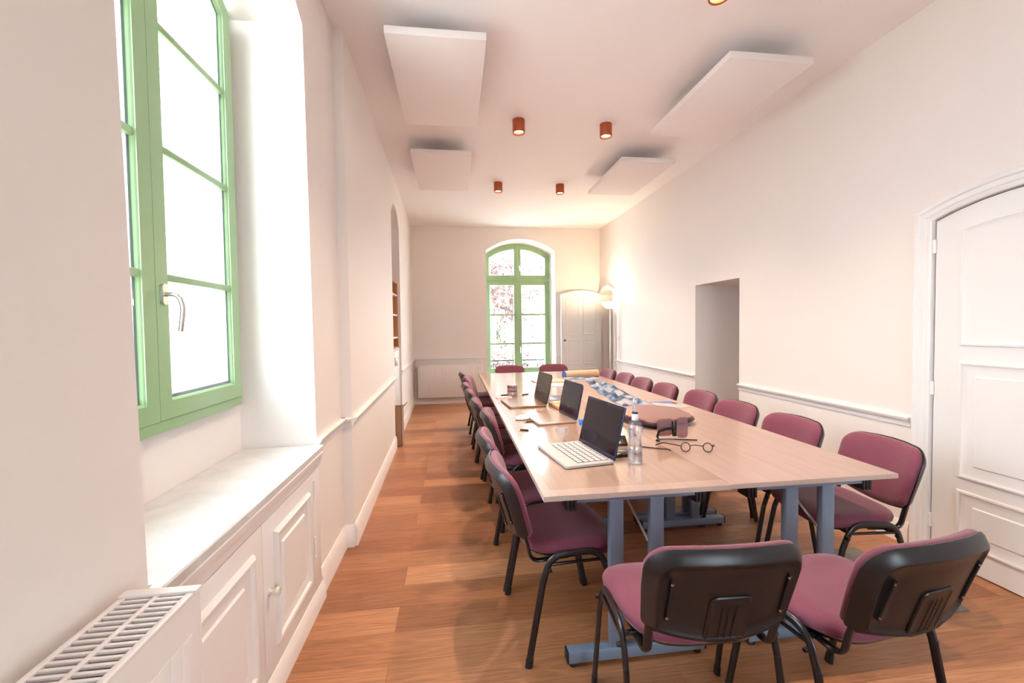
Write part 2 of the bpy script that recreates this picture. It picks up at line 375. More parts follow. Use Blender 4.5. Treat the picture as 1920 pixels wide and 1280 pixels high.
# right wall
d1 = arch(1.36, 2.29, 2.035, 0.085); d2 = arch(7.58, 8.26, 2.03, 0.085)
RW = [(YF, 0), (1.36, 0)] + list(reversed(d1)) + [(2.29, 0), (4.095, 0), (4.095, 1.9), (4.912, 1.9), (4.912, 0), (7.58, 0)] + list(reversed(d2)) + [(8.26, 0), (YB + 0.02, 0), (YB + 0.02, HC), (YF, HC)]
mb = MB(); mb.slab(RW, [], lambda u, v: (XR, u, v), lambda u, v: (XR + 0.25, u, v)); struct(mb.build('wall_right', M['wall']))
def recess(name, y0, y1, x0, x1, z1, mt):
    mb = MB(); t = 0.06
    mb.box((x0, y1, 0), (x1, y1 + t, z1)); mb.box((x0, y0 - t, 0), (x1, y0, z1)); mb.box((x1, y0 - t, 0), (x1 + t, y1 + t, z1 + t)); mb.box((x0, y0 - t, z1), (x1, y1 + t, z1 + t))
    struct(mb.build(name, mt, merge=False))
recess('wall_niche', 4.095, 4.912, XR + 0.25, 4.0, 1.9, M['wall'])
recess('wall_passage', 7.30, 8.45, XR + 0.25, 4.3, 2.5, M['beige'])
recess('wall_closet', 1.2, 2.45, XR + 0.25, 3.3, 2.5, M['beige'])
# wall behind the camera with an unseen window added for fill light
fw = win_outline(0.75, 1.70, 0.70, 2.35, 0.2)
mb = MB(); mb.slab([(-1.3, -0.02), (3.3, -0.02), (3.3, HC), (-1.3, HC)], [fw], lambda u, v: (u, YF, v), lambda u, v: (u, YF - 0.2, v)); struct(mb.build('wall_front', M['wall']))

# baseboards and chair rails
BASE = [(0, 0), (0.018, 0), (0.018, 0.105), (0.013, 0.118), (0.010, 0.135), (0.004, 0.145), (0, 0.145)]
def rail(z): return [(0, z - 0.062), (0.008, z - 0.062), (0.010, z - 0.052), (0.010, z - 0.035), (0.022, z - 0.026), (0.030, z - 0.012), (0.030, z - 0.004), (0.024, z), (0, z)]
def runs(name, prof, segs, mt):
    mb = MB()
    for p0, p1, nor in segs: profile_run(mb, prof, p0, p1, nor)
    return struct(mb.build(name, mt, merge=False))
lf = [((LF(2.955), 2.955), (LF(5.33), 5.33), (1, 0)), ((LF(6.21), 6.21), (LF(YB), YB), (1, 0))]
step = [((XL, 2.955), (LF(2.955), 2.955), (0, -1))]
runs('baseboard_left', BASE, lf + step + [((XL, 2.41), (XL, 2.955), (1, 0)), ((XL, YF), (XL, 1.07), (1, 0))], M['trim'])
runs('trim_1', rail(0.853), lf + step + [((XL, 2.41), (XL, 2.955), (1, 0))], M['trim'])
runs('baseboard_right', BASE, [((XR, 2.40), (XR, 4.095), (-1, 0)), ((XR, 4.912), (XR, 7.5), (-1, 0)), ((XR, YF), (XR, 1.25), (-1, 0))], M['trim'])
runs('trim_2', rail(0.826), [((XR, 2.40), (XR, 4.095), (-1, 0)), ((XR, 4.912), (XR, 7.5), (-1, 0)), ((XR, YF), (XR, 1.25), (-1, 0))], M['trim'])
runs('baseboard_back', BASE, [((-0.77, YB), (XR, YB), (0, -1))], M['trim'])
runs('trim_3', rail(0.862), [((-0.77, YB), (0.60, YB), (0, -1)), ((1.98, YB), (XR, YB), (0, -1))], M['trim'])

# ------------------------------------------------------------------ windows
def ring_frame(mb, po, d, y0, y1, fn):
    """frame between outline po and its inset by d, from depth y0 to y1"""
    pi = inset(po, d)
    mb.rings([[fn(u, v, y0) for u, v in po], [fn(u, v, y0) for u, v in pi], [fn(u, v, y1) for u, v in pi], [fn(u, v, y1) for u, v in po], [fn(u, v, y0) for u, v in po]], False, False)
def half(poly_full, c, side, gap=0.002):
    """one side of a symmetric arched outline"""
    return poly_full
def handle_window(parent, P, fn_mat=None):
    pass
fL = lambda u, v, h: (-1.098 + h, u, v)          # left window: h grows into the room
def arch_z(u, u0, u1, spring, rise):
    w = (u1 - u0) / 2; c = (u0 + u1) / 2; R = (w*w + rise*rise) / (2*rise); return spring + rise - R + math.sqrt(max(0, R*R - (u - c)**2))
def sash_poly(u0, u1, z0, A, n=8):
    """leaf with arched top cut from arch A=(u0,u1,spring,rise)"""
    top = [(u1 + (u0 - u1) * k / n, arch_z(u1 + (u0 - u1) * k / n, *A)) for k in range(n + 1)]
    return [(u0, z0), (u1, z0)] + top
def pane_cut(poly, z0, z1):
    us = [p[0] for p in poly]; u0, u1 = min(us), max(us)
    return u0, u1
w1 = struct(MB().box((-1.115, 1.075, 1.062), (-1.055, 2.338, 1.105), 0.004).build('window_1', M['green']))
c1 = 1.706; A0 = (1.075, 2.338, 2.955, 0.19)
mb = MB(); ring_frame(mb, win_outline(1.075, 2.338, 1.062, 2.955, 0.19), 0.035, -0.02, 0.035, fL); mb.build('window_frame', M['green'], w1)
A1 = (1.105, 2.308, 2.94, 0.185)
for lo, hi in ((1.105, c1 - 0.0015), (c1 + 0.0015, 2.308)):
    po = sash_poly(lo, hi, 1.108, A1); mb = MB()
    ring_frame(mb, po, 0.066, 0.0, 0.052, fL); pi = inset(po, 0.066)
    moulding(mb, pi, [(-0.002, 0.050), (0.004, 0.046), (0.007, 0.040), (0.007, 0.030)], fL)
    sh = mb.build('sash', M['green'], w1)
    u0, u1 = lo + 0.068, hi - 0.068
    for z in (1.63, 2.10, 2.545):
        mb = MB(); mb.box((-1.085, u0 - 0.002, z - 0.014), (-1.050, u1 + 0.002, z + 0.014), 0.006); mb.build('glazing_bar', M['green'], sh)
    gp = inset(po, 0.07); mb = MB(); mb.rings([[fL(u, v, 0.034) for u, v in gp], [fL(u, v, 0.038) for u, v in gp]]); mb.build('glass', M['glass'], sh, flat=True)
    mb = MB(); ring_frame(mb, inset(po, 0.060), 0.026, 0.006, 0.033, fL); mb.build('gasket', M['gasket'], sh, flat=True)
mb = MB(); mb.prism(rrect(0.030, 0.075, 0.013), 0.0, 0.012, lambda x, y, z: fL(c1 + 0.034 + x, 1.565 + y, 0.052 + z)); hd = mb.build('handle', M['chrome'], w1)
mb = MB(); mb.tube(fillet([fL(c1 + 0.034, 1.565, 0.062), fL(c1 + 0.034, 1.565, 0.105), fL(c1 + 0.045, 1.52, 0.115), fL(c1 + 0.05, 1.43, 0.10)], 0.035), 0.0085, n=12); mb.build('lever', M['chrome'], hd)

fB = lambda u, v, h: (u, YB + 0.27 - h, v)
w2 = struct(MB().box((0.60, YB + 0.215, 0.50), (1.905, YB + 0.29, 0.545), 0.004).build('window_2', M['green']))
mb = MB(); ring_frame(mb, win_outline(0.605, 1.900, 0.50, 2.84, 0.22), 0.032, -0.02, 0.045, fB); mb.build('window_frame', M['green'], w2)
cB = 1.257
MB().box((0.62, YB + 0.215, 2.335), (1.89, YB + 0.28, 2.385), 0.006).build('transom', M['green'], w2)
A2 = (0.632, 1.875, 2.825, 0.205)
for lo, hi in ((0.632, cB - 0.002), (cB + 0.002, 1.875)):
    po = sash_poly(lo, hi, 2.385, A2); mb = MB(); ring_frame(mb, po, 0.060, 0.0, 0.05, fB)
    moulding(mb, inset(po, 0.060), [(-0.002, 0.048), (0.006, 0.044), (0.010, 0.03), (0.010, 0.0)], fB); sh = mb.build('fanlight_sash', M['green'], w2)
    gp = inset(po, 0.062); mb = MB(); mb.rings([[fB(u, v, 0.018) for u, v in gp], [fB(u, v, 0.022) for u, v in gp]]); mb.build('glass', M['glass'], sh, flat=True)
    po = rect(lo, 0.55, hi, 2.332); mb = MB(); ring_frame(mb, po, 0.068, 0.0, 0.05, fB)
    moulding(mb, inset(po, 0.068), [(-0.002, 0.048), (0.006, 0.044), (0.010, 0.03), (0.010, 0.0)], fB); sh = mb.build('sash', M['green'], w2)
    for z in (1.105, 1.675): MB().box((lo + 0.066, YB + 0.225, z - 0.016), (hi - 0.066, YB + 0.275, z + 0.016), 0.004).build('glazing_bar', M['green'], sh)
    gp = inset(po, 0.07); mb = MB(); mb.rings([[fB(u, v, 0.018) for u, v in gp], [fB(u, v, 0.022) for u, v in gp]]); mb.build('glass', M['glass'], sh, flat=True)
for z, h in ((2.62, 0.09), (1.03, 0.11)):
    mb = MB(); mb.box((cB + 0.022, YB + 0.205, z - 0.03), (cB + 0.046, YB + 0.22, z + 0.03), 0.004); hd = mb.build('handle', M['chrome'], w2)
    mb = MB(); mb.tube(fillet([(cB + 0.034, YB + 0.21, z), (cB + 0.034, YB + 0.165, z), (cB + 0.036, YB + 0.16, z - h)], 0.02), 0.009, n=10); mb.build('lever', M['chrome'], hd)
for z in (0.75, 1.4, 2.1, 2.45, 2.75): MB().cyl((1.893, YB + 0.215, z - 0.035), (1.893, YB + 0.215, z + 0.035), 0.009, 10).build('hinge', M['green'], w2)
w3 = struct(MB().box((0.74, YF - 0.16, 0.70), (1.71, YF - 0.06, 0.75)).build('window_added', M['green']))  # added window, out of view, to light the near chairs from behind
fF = lambda u, v, h: (u, YF - 0.14 + h, v)
mb = MB(); ring_frame(mb, fw, 0.07, 0, 0.06, fF); mb.build('window_frame', M['green'], w3)
MB().box((1.15, YF - 0.14, 0.8), (1.25, YF - 0.08, 2.8)).build('mullion', M['green'], w3)
gp = inset(fw, 0.05); mb = MB(); mb.rings([[fF(u, v, 0.028) for u, v in gp], [fF(u, v, 0.032) for u, v in gp]]); mb.build('glass', M['glass'], w3, flat=True)

# ------------------------------------------------------------------ doors
CAS = [(0, 0), (0, 0.012), (0.012, 0.020), (0.022, 0.020), (0.03, 0.026), (0.055, 0.026), (0.063, 0.034), (0.078, 0.036), (0.09, 0.028), (0.095, 0.0)]
PAN = [(0, 0), (0.004, 0.010), (0.014, 0.012), (0.022, 0.006), (0.03, 0.004), (0.036, 0.002), (0.05, 0.0015)]
def panel_face(mb, po, fn, prof=PAN):
    moulding(mb, po, prof, fn); q = inset(po, prof[-1][0]); h = prof[-1][1]
    c = (sum(p[0] for p in q) / len(q), sum(p[1] for p in q) / len(q))
    r = [mb.v(fn(u, v, h)) for u, v in q]; mb.fan(r, fn(c[0], c[1], h))
    if len(q) < 6:
        q2 = inset(q, 0.028); moulding(mb, q2, [(0, h), (0.006, h + 0.006)], fn); q3 = inset(q2, 0.006)
        mb.rings([[fn(u, v, h + 0.006) for u, v in q3]], False, True)
# near right door (closed)
fR = lambda u, v, h: (XR + 0.012 - h, u, v)
door = struct(MB().slab(sash_poly(1.366, 2.284, 0.008, (1.366, 2.284, 2.03, 0.083)), [], lambda u, v: (XR + 0.012, u, v), lambda u, v: (XR + 0.05, u, v)).build('door_1', M['door']))
AD = (1.366, 2.284, 2.03, 0.083)
def arched_rect(u0, u1, z0, A, drop, n=8):
    return [(u0, z0), (u1, z0)] + [(u1 + (u0 - u1) * k / n, arch_z(u1 + (u0 - u1) * k / n, *A) - drop) for k in range(n + 1)]
for po in (arched_rect(1.50, 2.15, 1.29, AD, 0.115), rect(1.50, 0.53, 2.15, 1.20), rect(1.50, 0.14, 2.15, 0.46)):
    mb = MB(); panel_face(mb, po, fR); mb.build('door_panel', M['door'], door)
for z in (0.22, 1.03, 1.88): MB().cyl((XR + 0.004, 2.288, z - 0.04), (XR + 0.004, 2.288, z + 0.04), 0.011, 10).build('hinge', M['door'], door)
mb = MB(); open_moulding(mb, [(1.30 + 0.06, 0), (1.36, 2.035)] + list(reversed(d1))[1:-1] + [(2.29, 2.035), (2.29, 0)], CAS, lambda u, v, h: (XR - h, u, v)); struct(mb.build('trim_4', M['door']))
# open arched door by the far corner and its casing
lf_ = struct(MB().slab(sash_poly(2.045, 2.850, 0.008, (2.045, 2.850, 2.045, 0.075)), [], lambda u, v: (u, 8.215, v), lambda u, v: (u, 8.255, v)).build('door_2', M['door']))
fD = lambda u, v, h: (u, 8.215 - h, v); AE = (2.045, 2.850, 2.045, 0.075)
for u0, u1 in ((2.135, 2.40), (2.475, 2.74)):
    for po in (arched_rect(u0, u1, 1.27, AE, 0.10), rect(u0, 0.70, u1, 1.17), rect(u0, 0.15, u1, 0.62)):
        mb = MB(); panel_face(mb, po, fD, [(0, 0), (0.004, 0.008), (0.012, 0.008), (0.02, 0.0015)]); mb.build('door_panel', M['door'], lf_)
mb = MB(); mb.cyl((2.105, 8.215, 1.165), (2.105, 8.185, 1.165), 0.012, 14); mb.lathe([(0.0, 0), (0.016, 0.004), (0.02, 0.014), (0.014, 0.024), (0, 0.026)], (0, 0, 0)); 
bmesh.ops.transform(mb.bm, matrix=Matrix.Translation((2.105, 8.185, 1.165)) @ Matrix.Rotation(PI/2, 4, 'X'), verts=[v for v in mb.bm.verts if v.co.y < 1]); mb.build('door_knob', M['iron'], lf_)
mb = MB(); open_moulding(mb, [(7.58, 0), (7.58, 2.03)] + list(reversed(d2))[1:-1] + [(8.26, 2.03), (8.26, 0)], [(d * 0.85, h * 1.3) for d, h in CAS], lambda u, v, h: (XR - h, u, v)); struct(mb.build('trim_5', M['door']))
# passage door frame seen through the opening
mb = MB(); mb.box((3.0, 8.30, 0), (3.06, 8.44, 2.1)); mb.box((3.16, 8.36, 0), (3.2, 8.44, 2.1)); mb.box((3.3, 8.40, 0), (3.34, 8.445, 2.1)); struct(mb.build('trim_6', M['beige'], merge=False))

# ------------------------------------------------------------------ window cabinet with marble top
cab = thing('window_cabinet', 'white panelled cupboard built under the left window sill', 'cabinet', (0, 0, 0))
XC = -0.722
mb = MB(); mb.box((-1.09, 1.095, 0.0), (XC - 0.02, 2.38, 0.79)); mb.build('carcass', M['trim'], cab)
mb = MB(); mb.box((XC - 0.02, 1.07, 0.71), (XC, 2.405, 0.79), 0.002); mb.box((XC - 0.02, 1.07, 0.09), (XC, 1.105, 0.71)); mb.box((XC - 0.02, 2.295, 0.09), (XC, 2.405, 0.71), 0.003); mb.box((XC - 0.02, 1.07, 0.0), (XC, 2.405, 0.10), 0.002)
mb.build('face_frame', M['trim'], cab, merge=False)
mb = MB(); profile_run(mb, [(0, 0.715), (0.008, 0.72), (0.010, 0.742), (0.014, 0.752), (0.018, 0.768), (0.020, 0.782), (0.016, 0.788), (0, 0.788)], (XC, 1.07), (XC, 2.41), (1, 0)); mb.build('cornice', M['trim'], cab)
mb = MB(); profile_run(mb, [(0, 0.0), (0.02, 0.0), (0.02, 0.05), (0.012, 0.075), (0.004, 0.092), (0, 0.092)], (XC, 1.07), (XC, 2.41), (1, 0)); mb.build('plinth', M['trim'], cab)
fC = lambda u, v, h: (XC + h, u, v)
for u0, u1, ku in ((1.107, 1.700, None), (1.706, 2.293, 1.748)):
    mb = MB(); mb.box((XC - 0.016, u0, 0.102), (XC + 0.003, u1, 0.708), 0.0015)
    d = mb.build('door', M['trim'], cab)
    mb = MB(); panel_face(mb, rect(u0 + 0.095, 0.185, u1 - 0.075, 0.64), lambda u, v, h: (XC + 0.003 + h * 1.2, u, v), [(0, 0), (0.003, 0.008), (0.012, 0.014), (0.022, 0.012), (0.03, 0.004), (0.04, 0.003), (0.046, 0.001)]); mb.build('panel_moulding', M['trim'], d)
    if ku:
        mb = MB(); mb.lathe([(0.0, 0), (0.013, 0), (0.013, 0.004), (0.007, 0.006), (0.006, 0.016), (0.012, 0.02), (0.0175, 0.03), (0.015, 0.04), (0.0, 0.043)], n=20)
        bmesh.ops.transform(mb.bm, matrix=Matrix.Translation((XC + 0.003, ku, 0.43)) @ Matrix.Rotation(PI/2, 4, 'Y'), verts=mb.bm.verts); mb.build('knob', M['knob'], d)
        for z in (0.62, 0.33):
            mb = MB(); mb.cyl((XC + 0.006, u1 + 0.001, z - 0.045), (XC + 0.006, u1 + 0.001, z + 0.045), 0.005, 10)
            for q in (-0.047, -0.016, 0.016, 0.047): mb.cyl((XC + 0.006, u1 + 0.001, z + q - 0.003), (XC + 0.006, u1 + 0.001, z + q + 0.003), 0.0068, 10)
            mb.build('hinge', M['trim'], d)
po = [(-1.096, 1.034), (-0.733, 1.142), (-0.733, 1.07), (-0.700, 1.07), (-0.700, 2.415), (-0.733, 2.415), (-0.733, 2.412), (-1.096, 2.397)]
mb = MB(); mb.rings([[(x, y, 0.79) for x, y in po], [(x, y, 0.815) for x, y in po], [(x + (-0.004 if x > -0.72 else 0), y, 0.82) for x, y in po]])
tag(mb.build('marble_top', M['marble'], angle=20), 'grey veined white marble slab on top of the window cupboard', 'countertop')

# ------------------------------------------------------------------ radiators
rad = thing('panel_radiator', 'white panel radiator with slotted top grille against the near left wall', 'radiator', (0, 0, 0), group='white panel radiators')
x0, x1, y1, y0, zt = -0.695, -0.552, 1.004, -0.25, 0.885
mb = MB(); mb.box((x1 - 0.012, y0, 0.16), (x1, y1, zt - 0.008), 0.004)
y = y0 + 0.04
while y < y1 - 0.06: mb.box((x1 - 0.004, y, 0.20), (x1 + 0.0012, y + 0.034, zt - 0.085), 0.001); y += 0.037
mb.build('front_panel', M['rad'], rad, merge=False)
MB().box((x0, y0, 0.16), (x0 + 0.012, y1, zt - 0.008), 0.004).build('rear_panel', M['rad'], rad)
mb = MB(); y = y0 + 0.03
while y < y1 - 0.03: mb.box((x0 + 0.03, y, 0.22), (x1 - 0.03, y + 0.006, zt - 0.05)); y += 0.03
mb.build('convector_fins', M['radin'], rad, merge=False)
mb = MB(); zc = zt - 0.008
for a, b in ((x0, x0 + 0.012), (x0 + 0.066, x0 + 0.076), (x1 - 0.015, x1)): mb.box((a, y0, zc - 0.004), (b, y1, zc + 0.004), 0.0015)
y = y1 - 0.034
while y > y0: mb.box((x0 + 0.006, y, zc - 0.003), (x1 - 0.006, y + 0.0068, zc + 0.003), 0.001); y -= 0.0165
mb.build('top_grille', M['rad'], rad, merge=False)
mb = MB(); mb.box((x0 - 0.003, y1 - 0.022, zt - 0.01), (x1 + 0.004, y1 + 0.002, zt), 0.002); mb.box((x0, y1 - 0.003, 0.16), (x1 + 0.001, y1, zt - 0.009), 0.001); mb.build('end_cap', M['rad'], rad, merge=False)
MB().cyl((x1 - 0.055, y1 - 0.032, zt - 0.045), (x1 - 0.045, y1 - 0.032, zt - 0.02), 0.008, 12).build('bleed_valve', M['chrome'], rad)
for by in (0.6, -0.1): MB().box((-0.734, by, 0.3), (x0 + 0.004, by + 0.04, 0.8)).build('wall_bracket', M['rad'], rad)
r2 = thing('panel_radiator', 'ribbed white radiator on the far wall left of the arched window', 'radiator', (0, 0, 0), group='white panel radiators')
mb = MB(); mb.box((-0.685, 8.255, 0.13), (0.525, 8.30, 0.735), 0.006)
for k in range(34): mb.box((-0.665 + k * 0.0345, 8.249, 0.165), (-0.665 + k * 0.0345 + 0.023, 8.257, 0.70), 0.003)
mb.build('front_panel', M['rad'], r2, merge=False)
MB().box((-0.685, 8.25, 0.735), (0.525, 8.31, 0.745), 0.002).build('top_grille', M['rad'], r2)
for bx0 in (-0.6, 0.4): MB().box((bx0, 8.29, 0.2), (bx0 + 0.04, 8.349, 0.6)).build('wall_bracket', M['rad'], r2)
mb = MB(); mb.cyl((-0.735, 8.285, 0.16), (-0.735, 8.285, 0.83), 0.009, 10); mb.cyl((-0.735, 8.285, 0.165), (-0.68, 8.285, 0.165), 0.009, 10); mb.cyl((-0.735, 8.285, 0.69), (-0.68, 8.285, 0.69), 0.009, 10); mb.build('pipe', M['chrome'], r2, merge=False)
mb = MB(); mb.cyl((-0.705, 8.265, 0.69), (-0.705, 8.225, 0.69), 0.02, 14, 0.017); mb.build('valve', M['chrome'], r2)
MB().cyl((0.49, 8.27, 0.775), (0.49, 8.27, 0.80), 0.012, 12).cyl((0.49, 8.27, 0.742), (0.49, 8.27, 0.775), 0.006, 10).build('bleed_valve', M['rad'], r2)

# ------------------------------------------------------------------ ceiling panels and downlights
ZP = 3.165
labs = ['hanging white acoustic panel nearest the camera on the ceiling left side', 'hanging white acoustic panel farther back on the ceiling left side',
        'hanging white acoustic panel nearest the camera on the ceiling right side', 'hanging white acoustic panel farther back on the ceiling right side']
def ac_panel(label):
    t = thing('acoustic_panel', label, 'ceiling panel', group='acoustic ceiling panels')
    MB().box((-0.302, -0.58, 0), (0.302, 0.58, 0.047), 0.003).build('panel', M['panel'], t)
    for sx in (-1, 1):
        for sy in (-1, 1): MB().cyl((sx * 0.08, sy * 0.1, 0.045), (sx * 0.08, sy * 0.1, HC - ZP), 0.006, 8).build('hanger', M['chrome'], t)
    return t
p0 = ac_panel(labs[0])
for i, (x, y) in enumerate(((-0.078, 3.275), (-0.098, 5.06), (2.115, 3.27), (2.085, 5.05))):
    t = p0 if i == 0 else copy_tree(p0); t.location = (x, y, ZP); t['label'] = labs[i]
def downlight(label):
    t = thing('downlight', label, 'ceiling light', group='copper downlights')
    mb = MB(); mb.lathe([(0.055, 0), (0.0565, 0.003), (0.0565, 0.118), (0.055, 0.12)], n=32, cap0=False, cap1=True); mb.lathe([(0.055, 0), (0.045, 0.004), (0.041, 0.022)], n=32, cap0=False, cap1=False); mb.build('can', M['copper'], t)
    mb = MB(); mb.lathe([(0.0415, 0.02), (0.03, 0.017)], n=24); mb.build('lamp_disc', M['bulb'], t)
    l = bpy.data.lights.new('downlight_beam', 'SPOT'); l.energy = DOWNLIGHT_W; l.color = (1.0, 0.75, 0.55); l.spot_size = math.radians(116); l.spot_blend = 1.0; l.shadow_soft_size = 0.018
    o = bpy.data.objects.new('downlight_beam', l); COL.objects.link(o); o.parent = t; o.location = (0, 0, -0.012)
    return t
dl0 = None
DL = [(0.622, 4.04, 'copper can ceiling downlight on the left of the middle pair'), (1.455, 4.04, 'copper can ceiling downlight on the right of the middle pair'),
      (0.608, 5.80, 'copper can ceiling downlight on the left of the far pair'), (1.444, 5.80, 'copper can ceiling downlight on the right of the far pair'),
      (1.47, 2.28, 'copper downlight cut off by the top edge of the photo'), (0.635, 2.28, 'copper downlight above the near left end of the table')]
for x, y, lb in DL:
    if dl0 is None: t = dl0 = downlight(lb)
    else: t = copy_tree(dl0)
    t.location = (x, y, HC - 0.12); t['label'] = lb

# ------------------------------------------------------------------ tables
TT = 0.745
def leg_frame(parent, y, s):
    lf = MB().box((-0.27, y - 0.015, 0.695), (0.27, y + 0.015, 0.722), 0.003).build('leg_frame', M['steel'], parent)
    for x in (-0.09, 0.09): MB().box((x - 0.031, y - 0.017, 0.06), (x + 0.031, y + 0.017, 0.70), 0.004).build('column', M['steel'], lf)
    mb = MB(); mb.box((-0.305, y - 0.024, 0.020), (0.305, y + 0.024, 0.068), 0.003); mb.build('foot_beam', M['steel'], lf)
    for x in (-0.3065, 0.3065): MB().box((x - 0.004, y - 0.0245, 0.0195), (x + 0.004, y + 0.0245, 0.0685), 0.002).build('end_cap', M['rubber'], lf)
    for x in (-0.28, 0.28): MB().lathe([(0.017, 0), (0.018, 0.006), (0.014, 0.014), (0.006, 0.016), (0.006, 0.024)], (x, y, 0), 16).build('glide', M['rubber'], lf)
    for x in (-0.285, 0.285):
        mb = MB()
        for q in (-0.016, 0.0, 0.016): mb.box((x + q - 0.006, y - 0.02, 0.665), (x + q + 0.006, y + 0.035 * s + (0.02 if s > 0 else -0.0), 0.72) if s > 0 else (x + q + 0.006, y + 0.02, 0.72), 0.003)
        mb.box((x - 0.024, y - 0.016, 0.70), (x + 0.024, y + 0.016, 0.7245), 0.002); mb.build('clamp', M['rubber'], lf, merge=False)
    mb = MB(); mb.tube([(0.06, y + 0.01 * s, 0.50), (0.055, y + 0.03 * s, 0.52), (0.0, y + 0.25 * s, 0.722)], 0.006, n=8); mb.build('brace', M['chrome'], lf)
def table(label, inl=None):
    t = thing('folding_table', label, 'table', group='beech folding tables')
    w, d = 0.4085, 0.599
    mb = MB(); e = 0.0015
    mb.mi = 2; mb.rings([[(x, y, z) for x, y in rect(-a, -b, a, b)] for a, b, z in ((w - e, d - e, TT - 0.022), (w, d, TT - 0.0205), (w, d, TT - 0.0015))], False, False)
    bt = [mb.v((x, y, TT - 0.022)) for x, y in rect(-w + e, -d + e, w - e, d - e)]; mb.f(bt)
    mb.mi = 0; 
    o = rect(-w, -d, w, d)
    if inl:
        l, r, n, f = inl; q = rect(-w + l, -d + n, w - r, d - f)
        A = [mb.v((x, y, TT - 0.0015)) for x, y in o]; A2 = [mb.v((x * (1 - e / w), y * (1 - e / d), TT)) for x, y in o]; B = [mb.v((x, y, TT)) for x, y in q]
        for i in range(4): mb.f([A[i], A[(i+1) % 4], A2[(i+1) % 4], A2[i]]); mb.f([A2[i], A2[(i+1) % 4], B[(i+1) % 4], B[i]])
        mb.mi = 1; mb.f([mb.v((x, y, TT)) for x, y in q])
    else:
        A = [mb.v((x, y, TT - 0.0015)) for x, y in o]; A2 = [mb.v((x * (1 - e / w), y * (1 - e / d), TT)) for x, y in o]
        for i in range(4): mb.f([A[i], A[(i+1) % 4], A2[(i+1) % 4], A2[i]])
        mb.f(A2)
    mb.build('tabletop', [M['top'], M['inlay'], M['rim']], t, angle=20)
    leg_frame(t, -0.548, 1); leg_frame(t, 0.548, -1)
    return t
tl = {(0, 0): 'beech folding table at the near left corner, under the white laptop and bottle', (0, 1): 'second beech folding table from the camera on the left, under the middle laptop',
      (0, 2): 'third beech folding table from the camera on the left, under the round jar', (0, 3): 'beech folding table at the far left corner, before the arched window',
      (1, 0): 'bare beech folding table at the near right corner of the long table', (1, 1): 'second beech folding table from the camera on the right, under the maroon case',
      (1, 2): 'third beech folding table from the camera on the right, under the blue patterned cloth', (1, 3): 'beech folding table at the far right corner, under the kraft paper roll'}
tA = table(tl[(0, 0)], (0.038, 0.001, 0.068, 0.0005)); tB = table(tl[(0, 1)], (0.038, 0.001, 0.0005, 0.0005)); tC = table(tl[(1, 0)])
for (c, r), lb in tl.items():
    t = {(0, 0): tA, (0, 1): tB, (1, 0): tC}.get((c, r)) or copy_tree(tB if c == 0 else tC)
    t['label'] = lb; t.location = (0.345 + 0.41 + c * 0.82, 1.705 + 0.6 + r * 1.2, 0)
    if c == 1: t.location.y += 0.006

# ------------------------------------------------------------------ chairs
def back_outline(w, z0, z1, rt, rb, belly, n=7):
    """counter-clockwise outline in (x,z): slightly convex bottom, big round top corners"""
    o = []; hw = w / 2; hb = hw - 0.012
    for k in range(9):                                   # bottom edge, left to right
        x = -hb + rb + (2 * (hb - rb)) * k / 8; o.append((x, z0 - belly * (1 - (x / hb) ** 2) + 0.0))
    for k in range(1, 5): a = -PI/2 + k / 4 * PI/2; o.append((hb - rb + rb * math.cos(a), z0 + rb + rb * math.sin(a)))
    o.append((hw - 0.002, (z0 + z1) / 2))
    for k in range(n + 1): a = k / n * PI/2; o.append((hw - rt + rt * math.cos(a), z1 - rt * 0.9 + rt * 0.9 * math.sin(a)))
    for k in range(1, 4): x = hw - rt - (2 * (hw - rt)) * k / 4; o.append((x, z1 + 0.006 * (1 - (x / (hw - rt)) ** 2)))
    for k in range(n + 1): a = PI/2 + k / n * PI/2; o.append((-hw + rt + rt * math.cos(a), z1 - rt * 0.9 + rt * 0.9 * math.sin(a)))
    o.append((-hw + 0.002, (z0 + z1) / 2))
    for k in range(4): a = PI + k / 4 * PI/2; o.append((-hb + rb + rb * math.cos(a), z0 + rb + rb * math.sin(a)))
    return o
def back_map(x, z, d):
    """bend and lean: d = distance in front of the shell plane"""
    t = (z - 0.50) / 0.30
    y = -0.232 - 0.085 * t - 0.01 * t * t + 0.80 * x * x + d
    return (x, y, z + d * 0.25)
def layered(mb, out, layers, fn, closeA=True, closeB=True):
    cx = 0; cz = sum(p[1] for p in out) / len(out)
    R = []
    for ins, d in layers:
        k = inset(out, ins) if ins else out
        R.append([fn(u, v, d) for u, v in k])
    RR = mb.rings(R, False, False)
    for close, ring, (ins, d) in ((closeA, RR[0], layers[0]), (closeB, RR[-1], layers[-1])):
        if not close: continue
        prev = ring; k = inset(out, ins) if ins else out
        for s in (0.75, 0.5, 0.25):
            nr = [mb.v(fn(cx + (u - cx) * s, cz + (v - cz) * s, d)) for u, v in k]
            for i in range(len(nr)): mb.f([prev[i], prev[(i+1) % len(nr)], nr[(i+1) % len(nr)], nr[i]])
            prev = nr
        mb.fan(prev, fn(cx, cz, d))
